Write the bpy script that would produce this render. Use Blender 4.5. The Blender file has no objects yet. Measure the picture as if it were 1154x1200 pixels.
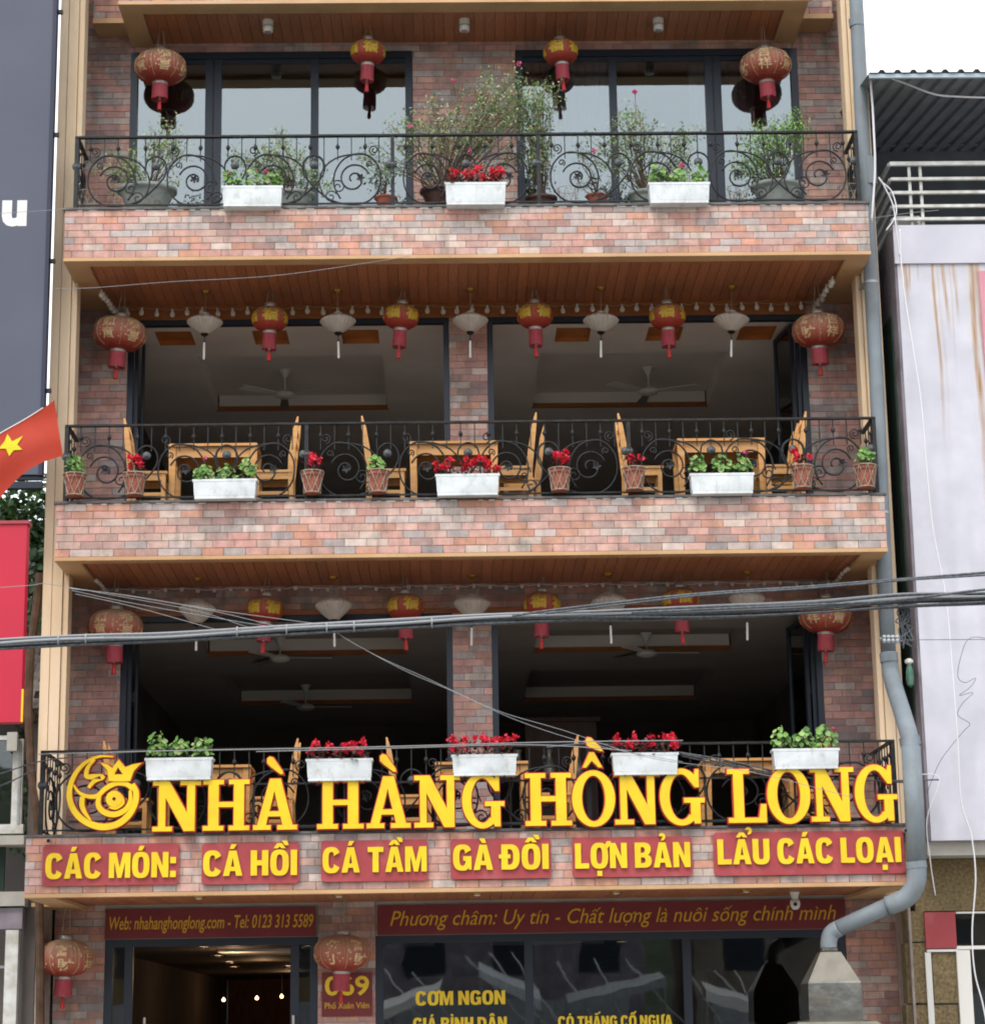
import bpy, math, random, bmesh
from mathutils import Vector, Matrix
random.seed(7)
PI = math.pi
S = bpy.context.scene
COL = S.collection

# ------------------------------------------------------------------ camera
CAM = Vector((-0.26622481, -24.94391843, 1.6))
VR = Vector((0.99974897, -0.01656846, -0.01508231))
VU = Vector((0.0109142, -0.22775432, 0.97365746))
VF = Vector((0.01956706, 0.97357766, 0.22751631))
FPX = 2620.85
cd = bpy.data.cameras.new('camera'); cam = bpy.data.objects.new('camera', cd); COL.objects.link(cam)
cd.sensor_fit = 'HORIZONTAL'; cd.sensor_width = 36; cd.lens = FPX/1154*36
cd.clip_start = .1; cd.clip_end = 2000
m3 = Matrix((VR, VU, -VF)).transposed()
cam.matrix_world = Matrix.Translation(CAM) @ m3.to_4x4()
S.camera = cam

# ------------------------------------------------------------------ world, sun, exposure
SUN_EL, SUN_AZ = 55, 200          # overcast: a soft high sun from the street side
w = bpy.data.worlds.new('World'); S.world = w; w.use_nodes = True
nt = w.node_tree; nt.nodes.clear()
sky = nt.nodes.new('ShaderNodeTexSky'); sky.sky_type = 'NISHITA'; sky.sun_disc = False
sky.sun_elevation = math.radians(SUN_EL); sky.sun_rotation = math.radians(SUN_AZ)
sky.air_density = 1.5; sky.dust_density = 6; sky.ozone_density = 1
mx = nt.nodes.new('ShaderNodeMix'); mx.data_type = 'RGBA'; mx.inputs[0].default_value = .82
mx.inputs[7].default_value = (9.6, 10.0, 10.6, 1)        # the cloud layer that covers the sky
bg = nt.nodes.new('ShaderNodeBackground'); bg.inputs[1].default_value = .13
wo = nt.nodes.new('ShaderNodeOutputWorld')
nt.links.new(sky.outputs[0], mx.inputs[6]); nt.links.new(mx.outputs[2], bg.inputs[0]); nt.links.new(bg.outputs[0], wo.inputs[0])
sd = bpy.data.lights.new('sun', 'SUN'); sd.energy = 1.0; sd.angle = math.radians(14); sd.color = (1, .96, .9)
so = bpy.data.objects.new('sun', sd); COL.objects.link(so)
so.rotation_euler = (math.radians(90-SUN_EL), 0, math.radians(-22))
S.view_settings.view_transform = 'Standard'; S.view_settings.look = 'None'
S.view_settings.gamma = 1; S.view_settings.use_curve_mapping = False
S.view_settings.exposure = .77
S.cycles.filter_width = 1.9; S.cycles.max_bounces = 8; S.cycles.transparent_max_bounces = 12

# ------------------------------------------------------------------ measuring helpers
def at(u, v, Y):                 # a point of the place seen at (u, v), Y metres behind the parapets
    d = VF + VR*((u-577)/FPX) - VU*((v-600)/FPX)
    return CAM + d*((Y-CAM.y)/d.y)
def atz(u, v, z):
    d = VF + VR*((u-577)/FPX) - VU*((v-600)/FPX)
    return CAM + d*((z-CAM.z)/d.z)
def px(Y, z): return FPX/((Vector((0, Y, z))-CAM).dot(VF))     # pixels per metre there

# ------------------------------------------------------------------ mesh builder
def shade(pal):
    c = lin(random.choice(pal)); k = random.uniform(.75,1.25); return tuple(min(1,x*k) for x in c)
class MB:
    def __init__(s, pal=None): s.v = []; s.f = []; s.c = []; s.col = None; s.pal = pal
    def add(s, vs, fs):
        b = len(s.v); s.v += [tuple(v) for v in vs]
        s.f += [tuple(b+i for i in f) for f in fs]; s.c += [s.col]*len(fs)
    def box(s, x0, x1, y0, y1, z0, z1):
        if x0 > x1: x0, x1 = x1, x0
        if y0 > y1: y0, y1 = y1, y0
        if z0 > z1: z0, z1 = z1, z0
        s.add([(x0,y0,z0),(x1,y0,z0),(x1,y1,z0),(x0,y1,z0),(x0,y0,z1),(x1,y0,z1),(x1,y1,z1),(x0,y1,z1)],
              [(0,3,2,1),(4,5,6,7),(0,1,5,4),(1,2,6,5),(2,3,7,6),(3,0,4,7)])
    def chbox(s, x0, x1, y0, y1, z0, z1, c=.003):    # box whose front (-Y) face is chamfered
        s.add([(x0,y0+c,z0),(x1,y0+c,z0),(x1,y0+c,z1),(x0,y0+c,z1),(x0,y1,z0),(x1,y1,z0),(x1,y1,z1),(x0,y1,z1),
               (x0+c,y0,z0+c),(x1-c,y0,z0+c),(x1-c,y0,z1-c),(x0+c,y0,z1-c)],
              [(8,9,10,11),(0,1,9,8),(1,2,10,9),(2,3,11,10),(3,0,8,11),(0,4,5,1),(1,5,6,2),(2,6,7,3),(3,7,4,0)])
    def beam(s, a, b, wx, wy=None, up=Vector((0,0,1)), t=1.0):   # rectangular bar from a to b
        a = Vector(a); b = Vector(b); wy = wy or wx; d = (b-a).normalized()
        if abs(d.dot(up)) > .99: up = Vector((0,1,0))
        p = d.cross(up).normalized(); q = p.cross(d).normalized(); vs = []
        for c, k in ((a,1),(b,t)):
            for i, j in ((-1,-1),(1,-1),(1,1),(-1,1)): vs.append(c+p*(i*wx/2*k)+q*(j*wy/2*k))
        s.add(vs, [(0,1,2,3),(7,6,5,4),(0,4,5,1),(1,5,6,2),(2,6,7,3),(3,7,4,0)])
    def tube(s, pts, r, n=6, cap=True, r1=None):
        pts = [Vector(p) for p in pts]; N = len(pts); vs = []; fs = []
        pd = None; q = None
        for i, p in enumerate(pts):
            d = (pts[min(i+1,N-1)]-pts[max(i-1,0)])
            d = d.normalized() if d.length > 1e-9 else Vector((0,0,1))
            if q is None:
                a = Vector((0,1,0)) if abs(d.y) < .9 else Vector((1,0,0)); q = (a-d*a.dot(d)).normalized()
            else:
                q = q-d*q.dot(d); q = q.normalized() if q.length > 1e-6 else d.orthogonal().normalized()
            b = d.cross(q); rr = r if r1 is None else r+(r1-r)*i/max(1,N-1)
            for k in range(n):
                t = 2*PI*k/n; vs.append(p+(q*math.cos(t)+b*math.sin(t))*rr)
        for i in range(N-1):
            for k in range(n):
                k2 = (k+1) % n; fs.append((i*n+k, i*n+k2, (i+1)*n+k2, (i+1)*n+k))
        if cap: fs += [tuple(range(n-1,-1,-1)), tuple((N-1)*n+k for k in range(n))]
        s.add(vs, fs)
    def lathe(s, prof, n=24, c=(0,0,0), rib=0, ribn=24, sx=1, sy=1):
        vs = []; fs = []; N = len(prof)
        for (r, z) in prof:
            for k in range(n):
                t = 2*PI*k/n; rr = r*(1+rib*(abs(math.sin(t*ribn/2))-.5)) if rib else r
                vs.append((c[0]+rr*math.cos(t)*sx, c[1]+rr*math.sin(t)*sy, c[2]+z))
        for i in range(N-1):
            for k in range(n):
                k2 = (k+1) % n; fs.append((i*n+k, i*n+k2, (i+1)*n+k2, (i+1)*n+k))
        s.add(vs, fs)
        if prof[0][0] > 1e-4: s.add([vs[k] for k in range(n)], [tuple(range(n-1,-1,-1))])
        if prof[-1][0] > 1e-4: s.add([vs[(N-1)*n+k] for k in range(n)], [tuple(range(n))])
    def quad(s, a, b, c, d): s.add([a,b,c,d], [(0,1,2,3)])
    def leaf(s, c, d, nrm, L, W):                    # a small folded six-sided leaf
        if s.pal: s.col = shade(s.pal)
        c = Vector(c); d = d.normalized(); sd_ = d.cross(nrm).normalized(); n2 = sd_.cross(d)
        s.add([c, c+d*L*.35+sd_*W*.5+n2*W*.12, c+d*L*.75+sd_*W*.38+n2*W*.1, c+d*L, c+d*L*.75-sd_*W*.38+n2*W*.1, c+d*L*.35-sd_*W*.5+n2*W*.12],
              [(0,1,2,3),(0,3,4,5)])
    def build(s, name, mat, parent=None, smooth=False, loc=None, kind=None, me=None):
        if me is None:
            me = bpy.data.meshes.new(name); me.from_pydata(s.v, [], s.f); me.validate(verbose=False)
            if any(c is not None for c in s.c) and len(me.polygons) == len(s.c):
                at_ = me.color_attributes.new('Col', 'FLOAT_COLOR', 'CORNER'); buf = []
                for p, c in zip(me.polygons, s.c):
                    c = c or (.5,.5,.5); buf += [c[0],c[1],c[2],1]*p.loop_total
                at_.data.foreach_set('color', buf)
            if smooth: me.polygons.foreach_set('use_smooth', [True]*len(me.polygons))
            me.materials.append(mat); me.update()
        o = bpy.data.objects.new(name, me); COL.objects.link(o)
        if parent: o.parent = parent
        if loc is not None: o.location = loc
        if kind: o['kind'] = kind
        return o
def inst(name, me, parent, loc=(0,0,0), rot=(0,0,0), scale=(1,1,1)):
    o = bpy.data.objects.new(name, me); COL.objects.link(o); o.parent = parent
    o.location = loc; o.rotation_euler = rot; o.scale = scale; return o
def tag(o, label=None, cat=None, group=None, kind=None):
    if label: o['label'] = label
    if cat: o['category'] = cat
    if group: o['group'] = group
    if kind: o['kind'] = kind
    return o
def thing(name, label, cat, loc=(0,0,0), rz=0, group=None):
    o = bpy.data.objects.new(name, None); COL.objects.link(o); o.empty_display_size = .1
    o.location = loc; o.rotation_euler = (0,0,rz); return tag(o, label, cat, group)
def copy_tree(o, loc=None, rz=None, label=None, group=None, parent=None, skip=()):
    c = o.copy(); COL.objects.link(c)
    if parent: c.parent = parent; c.matrix_parent_inverse = o.matrix_parent_inverse.copy()
    if loc is not None: c.location = loc
    if rz is not None: c.rotation_euler = (0,0,rz)
    if label: c['label'] = label
    if group: c['group'] = group
    for ch in KIDS(o):
        if ch.name.split('.')[0] not in skip: copy_tree(ch, parent=c)
    return c
_kids = {}
def KIDS(o): return list(o.children)

# ------------------------------------------------------------------ materials
def lin(h):
    f = lambda c: (c/12.92 if c <= .04045 else ((c+.055)/1.055)**2.4)
    return tuple(f(int(h[i:i+2],16)/255) for i in (0,2,4))
def mat(name, c1, c2=None, scale=6, rough=.6, metal=0, bump=0, bscale=60, stretch=(1,1,1), attr=False, vary=0, spec=.4,
        stain=None, stainfac=.5, stainscale=2.2, world=False, streak=0, trans=0):
    m = bpy.data.materials.new(name); m.use_nodes = True; nt = m.node_tree; N = nt.nodes; L = nt.links
    b = N['Principled BSDF']; b.inputs['Roughness'].default_value = rough; b.inputs['Metallic'].default_value = metal
    b.inputs['Specular IOR Level'].default_value = spec
    tc = N.new('ShaderNodeNewGeometry' if world else 'ShaderNodeTexCoord')
    mp = N.new('ShaderNodeMapping'); mp.inputs['Scale'].default_value = stretch
    L.new(tc.outputs['Position' if world else 'Object'], mp.inputs[0])
    c1 = lin(c1) if isinstance(c1, str) else c1
    cur = None
    if attr:
        a = N.new('ShaderNodeAttribute'); a.attribute_name = 'Col'; cur = a.outputs['Color']
        if c2 is None: c2 = '000000'
    if c2 is not None:
        nz = N.new('ShaderNodeTexNoise'); nz.inputs['Scale'].default_value = scale; nz.inputs['Detail'].default_value = 6
        L.new(mp.outputs[0], nz.inputs[0])
        mx = N.new('ShaderNodeMix'); mx.data_type = 'RGBA'; c2 = lin(c2) if isinstance(c2, str) else c2
        if attr:
            mx.blend_type = 'MULTIPLY'; mx.inputs[0].default_value = .55
            L.new(cur, mx.inputs[6])
            cr = N.new('ShaderNodeValToRGB'); cr.color_ramp.elements[0].position = .3; cr.color_ramp.elements[1].position = .7
            cr.color_ramp.elements[0].color = (.62,.64,.66,1); cr.color_ramp.elements[1].color = (1.2,1.2,1.2,1)
            L.new(nz.outputs[0], cr.inputs[0]); L.new(cr.outputs[0], mx.inputs[7])
        else:
            cr = N.new('ShaderNodeMapRange'); cr.inputs[1].default_value = .35; cr.inputs[2].default_value = .65
            L.new(nz.outputs[0], cr.inputs[0]); L.new(cr.outputs[0], mx.inputs[0])
            mx.inputs[6].default_value = (*c1,1); mx.inputs[7].default_value = (*c2,1)
        cur = mx.outputs[2]
    if stain:
        nz = N.new('ShaderNodeTexNoise'); nz.inputs['Scale'].default_value = stainscale; nz.inputs['Detail'].default_value = 8
        nz.inputs['Roughness'].default_value = .7
        ge = N.new('ShaderNodeNewGeometry'); mp2 = N.new('ShaderNodeMapping'); mp2.inputs['Scale'].default_value = (1,1,.7)
        L.new(ge.outputs['Position'], mp2.inputs[0]); L.new(mp2.outputs[0], nz.inputs[0])
        r = N.new('ShaderNodeMapRange'); r.inputs[1].default_value = .52; r.inputs[2].default_value = .70; r.inputs[4].default_value = stainfac
        L.new(nz.outputs[0], r.inputs[0])
        mx = N.new('ShaderNodeMix'); mx.data_type = 'RGBA'
        if cur is None: mx.inputs[6].default_value = (*c1,1)
        else: L.new(cur, mx.inputs[6])
        mx.inputs[7].default_value = (*lin(stain),1); L.new(r.outputs[0], mx.inputs[0]); cur = mx.outputs[2]
    if streak:                                           # rain marks: long vertical smears that run down the wall
        nz = N.new('ShaderNodeTexNoise'); nz.inputs['Scale'].default_value = 1; nz.inputs['Detail'].default_value = 4
        ge = N.new('ShaderNodeNewGeometry'); mp2 = N.new('ShaderNodeMapping'); mp2.inputs['Scale'].default_value = (9,9,.9)
        L.new(ge.outputs['Position'], mp2.inputs[0]); L.new(mp2.outputs[0], nz.inputs[0])
        r = N.new('ShaderNodeMapRange'); r.inputs[1].default_value = .52; r.inputs[2].default_value = .75; r.inputs[4].default_value = streak
        L.new(nz.outputs[0], r.inputs[0]); mx = N.new('ShaderNodeMix'); mx.data_type = 'RGBA'
        if cur is None: mx.inputs[6].default_value = (*c1,1)
        else: L.new(cur, mx.inputs[6])
        mx.inputs[7].default_value = (*lin('6c655e'),1); L.new(r.outputs[0], mx.inputs[0]); cur = mx.outputs[2]
    if vary:
        oi = N.new('ShaderNodeObjectInfo'); hv = N.new('ShaderNodeHueSaturation')
        mr = N.new('ShaderNodeMapRange'); mr.inputs[3].default_value = 1-vary; mr.inputs[4].default_value = 1+vary
        L.new(oi.outputs['Random'], mr.inputs[0]); L.new(mr.outputs[0], hv.inputs['Value'])
        if cur is None: hv.inputs['Color'].default_value = (*c1,1)
        else: L.new(cur, hv.inputs['Color'])
        cur = hv.outputs[0]
    if cur is None: b.inputs['Base Color'].default_value = (*c1,1)
    else: L.new(cur, b.inputs['Base Color'])
    if bump:
        nz = N.new('ShaderNodeTexNoise'); nz.inputs['Scale'].default_value = bscale; nz.inputs['Detail'].default_value = 5
        L.new(mp.outputs[0], nz.inputs[0]); bp = N.new('ShaderNodeBump'); bp.inputs['Strength'].default_value = bump
        bp.inputs['Distance'].default_value = .01
        L.new(nz.outputs[0], bp.inputs['Height']); L.new(bp.outputs[0], b.inputs['Normal'])
    if trans:                                            # thin cloth or leaf: some light passes
        tr = N.new('ShaderNodeBsdfTranslucent'); ms = N.new('ShaderNodeMixShader'); ms.inputs[0].default_value = trans
        if cur is None: tr.inputs[0].default_value = (*c1,1)
        else: L.new(cur, tr.inputs[0])
        out = N['Material Output']; L.new(b.outputs[0], ms.inputs[1]); L.new(tr.outputs[0], ms.inputs[2]); L.new(ms.outputs[0], out.inputs[0])
    return m
def emis(name, col, st):
    m = bpy.data.materials.new(name); m.use_nodes = True; nt = m.node_tree; b = nt.nodes['Principled BSDF']
    b.inputs['Base Color'].default_value = (*col,1); b.inputs['Emission Color'].default_value = (*col,1); b.inputs['Emission Strength'].default_value = st
    return m
def glass(name, refl, tint, rough=.015):
    m = bpy.data.materials.new(name); m.use_nodes = True; nt = m.node_tree; N = nt.nodes; N.clear(); L = nt.links
    g = N.new('ShaderNodeBsdfGlossy'); g.inputs['Color'].default_value = (*tint[0],1); g.inputs['Roughness'].default_value = rough
    t = N.new('ShaderNodeBsdfTransparent'); t.inputs[0].default_value = (*tint[1],1)
    tc = N.new('ShaderNodeTexCoord'); nz = N.new('ShaderNodeTexNoise'); nz.inputs['Scale'].default_value = 1.3
    bp = N.new('ShaderNodeBump'); bp.inputs['Strength'].default_value = .02; bp.inputs['Distance'].default_value = .05
    L.new(tc.outputs['Object'], nz.inputs[0]); L.new(nz.outputs[0], bp.inputs['Height']); L.new(bp.outputs[0], g.inputs['Normal'])
    fr = N.new('ShaderNodeFresnel'); fr.inputs[0].default_value = 1.5
    ma = N.new('ShaderNodeMath'); ma.operation = 'ADD'; ma.inputs[1].default_value = refl; ma.use_clamp = True; L.new(fr.outputs[0], ma.inputs[0])
    x = N.new('ShaderNodeMixShader'); o = N.new('ShaderNodeOutputMaterial')
    L.new(ma.outputs[0], x.inputs[0]); L.new(t.outputs[0], x.inputs[1]); L.new(g.outputs[0], x.inputs[2]); L.new(x.outputs[0], o.inputs[0])
    return m
M = {}
M['brick'] = mat('brick_clay', 'a0705f', attr=True, scale=9, rough=.82, bump=.5, bscale=45, world=True, stain='55524f', stainfac=.55, stainscale=2.6, streak=.5)
M['mortar'] = mat('mortar', 'a3968e', '8b7f78', scale=8, rough=.95, bump=.3)
M['coping'] = mat('dark_stone', '5b5a58', '434343', scale=10, rough=.5, stain='8d8a84', stainfac=.6)
M['tan'] = mat('tan_paint', 'dfc6a8', 'd4ba98', scale=1.3, rough=.55, bump=.08, bscale=20, stain='8d7556', stainfac=.22, stainscale=1.2, stretch=(3,3,.4), streak=.18)
M['wood'] = mat('varnished_plank', 'b07350', '965a3a', scale=9, rough=.40, stretch=(22,.7,22), vary=.13, bump=.06, bscale=30, spec=.5)
M['border'] = mat('ochre_paint', 'c39d74', 'b68f66', scale=1.5, rough=.55, stain='8a6a48', stainfac=.3, stainscale=1.5)
M['woodtrim'] = mat('oak_trim', '9c6234', '875028', scale=5, rough=.45, stretch=(1,10,10))
M['alu'] = mat('dark_aluminium', '242b36', rough=.4, metal=.2)
M['iron'] = mat('wrought_iron', '191b1d', '2c2d2e', scale=14, rough=.5, metal=.35, bump=.2, bscale=60)
M['rose_iron'] = mat('grey_iron', '4c5052', '2d3032', scale=14, rough=.5, metal=.3)
M['plastic'] = mat('white_plastic', 'd3d7d9', 'c0c5c6', scale=5, rough=.42, stain='7e7a6a', stainfac=.45, stainscale=8)
M['terra'] = mat('terracotta', '9a5a48', '7e4436', scale=9, rough=.85)
M['wire'] = mat('wire_basket', 'a89c8c', '857866', scale=20, rough=.6, metal=.3)
M['ceramic'] = mat('weathered_bowl', '9aa09b', '7b807a', scale=5, rough=.6, bump=.2, stain='4c4a40', stainfac=.5, stainscale=4)
M['brownbowl'] = mat('brown_glaze', '4a2f28', '38231d', scale=5, rough=.35)
M['leaf'] = mat('green_leaf', '4f7a30', attr=True, scale=9, rough=.5, trans=.25, vary=.08)
M['leafd'] = mat('dusty_leaf', '3d5a3a', attr=True, scale=9, rough=.6, trans=.2, vary=.08)
M['roseleaf'] = mat('rose_leaf', '47663a', attr=True, scale=6, rough=.55, trans=.25, vary=.08)
M['begleaf'] = mat('bronze_leaf', '4a2327', '6b3a36', scale=8, rough=.4, trans=.15)
M['redflower'] = mat('red_flower', 'd01c34', 'e43a50', scale=9, rough=.5, trans=.25)
M['pinkflower'] = mat('pink_flower', 'cc3a78', 'e07aa0', scale=9, rough=.5, trans=.25)
M['twig'] = mat('twig', '4b3c30', '6a5a4a', scale=12, rough=.8)
M['soil'] = mat('soil', '33261d', rough=.95)
M['yellow'] = mat('yellow_acrylic', 'e8c41c', 'deb814', scale=3, rough=.38, stain='b89430', stainfac=.35, stainscale=6)
M['yellowprint'] = mat('yellow_print', 'cf9f22', rough=.5)
M['redback'] = mat('red_acrylic', 'b0262a', rough=.4)
M['redboard'] = mat('red_board', 'a04044', '94383d', scale=3, rough=.5, stain='b87270', stainfac=.35, stainscale=3)
M['maroon'] = mat('maroon_board', '74262a', '6a2226', scale=3, rough=.5)
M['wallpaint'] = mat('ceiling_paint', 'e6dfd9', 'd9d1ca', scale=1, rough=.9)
M['darkwall'] = mat('dark_interior', '6b6460', '5a5450', scale=1, rough=.9)
M['brownwall'] = mat('brown_panel', '8a5c38', '744826', scale=3, rough=.6, stretch=(6,1,1))
M['floor'] = mat('tile_floor', 'a89e92', rough=.4)
M['cove'] = mat('cove_white', 'd8d4cc', rough=.8)
M['fan'] = mat('fan_white', 'd0cfca', rough=.5)
M['pine'] = mat('orange_pine', 'cb9a62', 'bb8549', scale=4, rough=.42, stretch=(1,1,6), vary=.1)
M['darkwood'] = mat('dark_wood', '4a2a1a', '38200f', scale=3, rough=.5, stretch=(6,1,1))
M['pine_dark'] = mat('orange_wood', 'c07a40', 'ad6a34', scale=4, rough=.5)
M['concrete'] = mat('concrete', 'b2aea5', '9c9890', scale=2, rough=.9, bump=.3)
M['asphalt'] = mat('asphalt', (.10,.097,.09), (.15,.145,.135), scale=30, rough=.85, bump=.4)
M['pvc'] = mat('grey_pvc', '7b848a', '6d767c', scale=2, rough=.58, streak=.4, stain='5f625f', stainfac=.5, stainscale=3)
M['duct'] = mat('galvanised', '85847f', '6e6d68', scale=5, rough=.30, metal=.9, bump=.9, bscale=5, stain='8a7a5a', stainfac=.5, stainscale=5)
M['ducttop'] = mat('tan_metal', '77736a', '625e55', scale=4, rough=.42, metal=.7, bump=.5, bscale=5)
M['cable'] = mat('cable_sheath', '3a3e42', '5c6064', scale=30, rough=.55)
M['cablel'] = mat('grey_cable', '8a8c8e', rough=.6)
M['whitecable'] = mat('white_cable', 'd8d6da', rough=.5)
M['silver'] = mat('silver_cap', 'b9b4ae', 'a09a90', scale=8, rough=.4, metal=.5)
M['white'] = mat('white_enamel', 'd8d6d0', rough=.4)
M['brass'] = mat('brass', 'a8813a', rough=.35, metal=.8)
M['black'] = mat('black_plastic', '151515', rough=.4)
M['goldprint'] = mat('gold_print', 'd6b890', 'c9a577', scale=30, rough=.45)
M['goldbright'] = mat('gold_patch', 'c9a83a', 'b8942c', scale=30, rough=.45)
M['fringe'] = mat('red_fringe', 'b8505a', '9c3a44', scale=3, rough=.7, stretch=(60,60,1), trans=.15)
M['tassel'] = mat('red_tassel', 'c23a3c', '9c2428', scale=3, rough=.7, stretch=(60,60,1))
M['bulb'] = mat('frosted_bulb', 'eeeae2', rough=.3, trans=.3)
M['lavender'] = mat('lavender_wall', 'c2c1ca', 'b6b5c0', scale=1.6, rough=.8, bump=.1, bscale=14, stain='9d99a6', stainfac=.3, stainscale=1.1)
M['wallside'] = mat('weathered_side', '8a828a', '6e676e', scale=2.5, rough=.9, bump=.2, stain='4a474a', stainfac=.7)
M['ochre'] = mat('roughcast', '8c7a58', '665840', scale=30, rough=.95, bump=.9, bscale=40, stain='4f4636', stainfac=.6)
M['rust'] = mat('rust_run', 'ab8450', 'c2ab8c', scale=8, rough=.9, stretch=(6,6,.6))
M['metalroof'] = mat('metal_sheet', '7c8389', '6c7278', scale=3, rough=.5, metal=.1)
M['galv'] = mat('steel_tube', 'a2a7a9', '8d9294', scale=8, rough=.4, metal=.4)
M['whitesteel'] = mat('painted_tube', 'cfd0cc', 'b2b0a8', scale=8, rough=.5, stain='8a6a48', stainfac=.4, stainscale=4)
M['slate'] = mat('billboard_vinyl', '4f5362', '4a4e5d', scale=.8, rough=.6)
M['navy'] = mat('navy_edge', '20263c', rough=.5)
M['flag'] = mat('flag_cloth', 'c4432c', 'b63c28', scale=2, rough=.7, trans=.3)
M['star'] = mat('flag_star', 'd8cc20', rough=.7, trans=.2)
M['redsign'] = mat('red_vinyl', 'b81c38', 'b01a34', scale=1, rough=.5)
M['bark'] = mat('bark', '5a4234', '42301f', scale=8, rough=.9)
M['treeleaf'] = mat('tree_leaf', '3c5f2c', attr=True, scale=2, rough=.55, trans=.2)
PG_ = ['5f8c3c','78a252','8db066','4c7434','6c9444','9aae6a']; PR_ = ['7c9a66','98b080','668a58','a5b68c','82a05e','a8966a']; PD_ = ['4f6c48','6d8664','3f5a3a','7f9478']; PT_ = ['3c5f2c','557a40','2e4c24','6b8c50','4a6c38']
M['thatch'] = mat('grey_shingle', '77706a', '5a544e', scale=12, rough=.95, bump=.4)
M['pane'] = glass('clear_glass', .03, ((.9,.93,.95),(.55,.6,.6)))
M['paneup'] = glass('coated_glass', .21, ((.62,.68,.70),(.62,.66,.66)))
M['curtain'] = mat('mauve_curtain', 'a898ac', '94869c', scale=2, rough=.9)
M['palecurtain'] = mat('pale_curtain', 'dcd6e2', 'cac4d2', scale=2, rough=.9)
M['green'] = mat('green_net', '2d4438', '22342b', scale=6, rough=.8)
M['brickfar'] = mat('far_wall', '8d8275', '6f665c', scale=1, rough=.9)
M['fanblade'] = mat('grey_blade', '7f7e7a', rough=.5)
M['downlight'] = emis('lamp_glow', (1,.80,.52), 14.0)
M['warmglow'] = emis('warm_glow', (1,.5,.18), 7.0)
def lantern_mat(name, top, mid, low, zc, zr):          # dust settled on the upper ribs, faded cloth below
    m = bpy.data.materials.new(name); m.use_nodes = True; nt = m.node_tree; N = nt.nodes; L = nt.links; b = N['Principled BSDF']
    b.inputs['Roughness'].default_value = .55
    tc = N.new('ShaderNodeTexCoord'); sp = N.new('ShaderNodeSeparateXYZ'); L.new(tc.outputs['Object'], sp.inputs[0])
    nz = N.new('ShaderNodeTexNoise'); nz.inputs['Scale'].default_value = 9; nz.inputs['Detail'].default_value = 6; L.new(tc.outputs['Object'], nz.inputs[0])
    a = N.new('ShaderNodeMath'); a.operation = 'MULTIPLY_ADD'; a.inputs[1].default_value = .16; L.new(nz.outputs[0], a.inputs[0]); L.new(sp.outputs[2], a.inputs[2])
    r = N.new('ShaderNodeMapRange'); r.inputs[1].default_value = zc-zr+.08; r.inputs[2].default_value = zc+zr+.08; L.new(a.outputs[0], r.inputs[0])
    cr = N.new('ShaderNodeValToRGB'); e = cr.color_ramp.elements
    e[0].position = 0; e[0].color = (*lin(low),1); e[1].position = 1; e[1].color = (*lin(top),1)
    k = e.new(.5); k.color = (*lin(mid),1); k2 = e.new(.75); k2.color = tuple((x+y)/2 for x, y in zip(lin(mid), lin(top)))+(1,)
    L.new(r.outputs[0], cr.inputs[0]); L.new(cr.outputs[0], b.inputs['Base Color'])
    tr = N.new('ShaderNodeBsdfTranslucent'); ms = N.new('ShaderNodeMixShader'); ms.inputs[0].default_value = .18
    L.new(cr.outputs[0], tr.inputs[0]); L.new(b.outputs[0], ms.inputs[1]); L.new(tr.outputs[0], ms.inputs[2]); L.new(ms.outputs[0], N['Material Output'].inputs[0])
    return m

# ------------------------------------------------------------------ text (Blender's own built-in font)
_tc = {}
def text_mesh(s, bold=0.0, shear=0.0, extrude=0.0, res=3):
    k = (s, bold, shear, extrude, res)
    if k in _tc: return _tc[k]
    cu = bpy.data.curves.new('t', 'FONT'); cu.body = s; cu.offset = bold; cu.shear = shear; cu.extrude = extrude; cu.resolution_u = res
    o = bpy.data.objects.new('t', cu); COL.objects.link(o)
    dg = bpy.context.evaluated_depsgraph_get(); dg.update()
    me = bpy.data.meshes.new_from_object(o.evaluated_get(dg))
    vs = [v.co.copy() for v in me.vertices]; fs = [tuple(p.vertices) for p in me.polygons]
    bpy.data.objects.remove(o); bpy.data.curves.remove(cu); bpy.data.meshes.remove(me)
    _tc[k] = (vs, fs); return vs, fs
def ext(vs): return (min(v.x for v in vs), max(v.x for v in vs), min(v.y for v in vs), max(v.y for v in vs))
import unicodedata
def se(cx, cy, a, b, t0, t1, n=24, p=2.7):
    out = []
    for i in range(n+1):
        t = math.radians(t0+(t1-t0)*i/n); c, q = math.cos(t), math.sin(t)
        out.append((cx+a*math.copysign(abs(c)**(2/p), c), cy+b*math.copysign(abs(q)**(2/p), q)))
    return out
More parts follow.
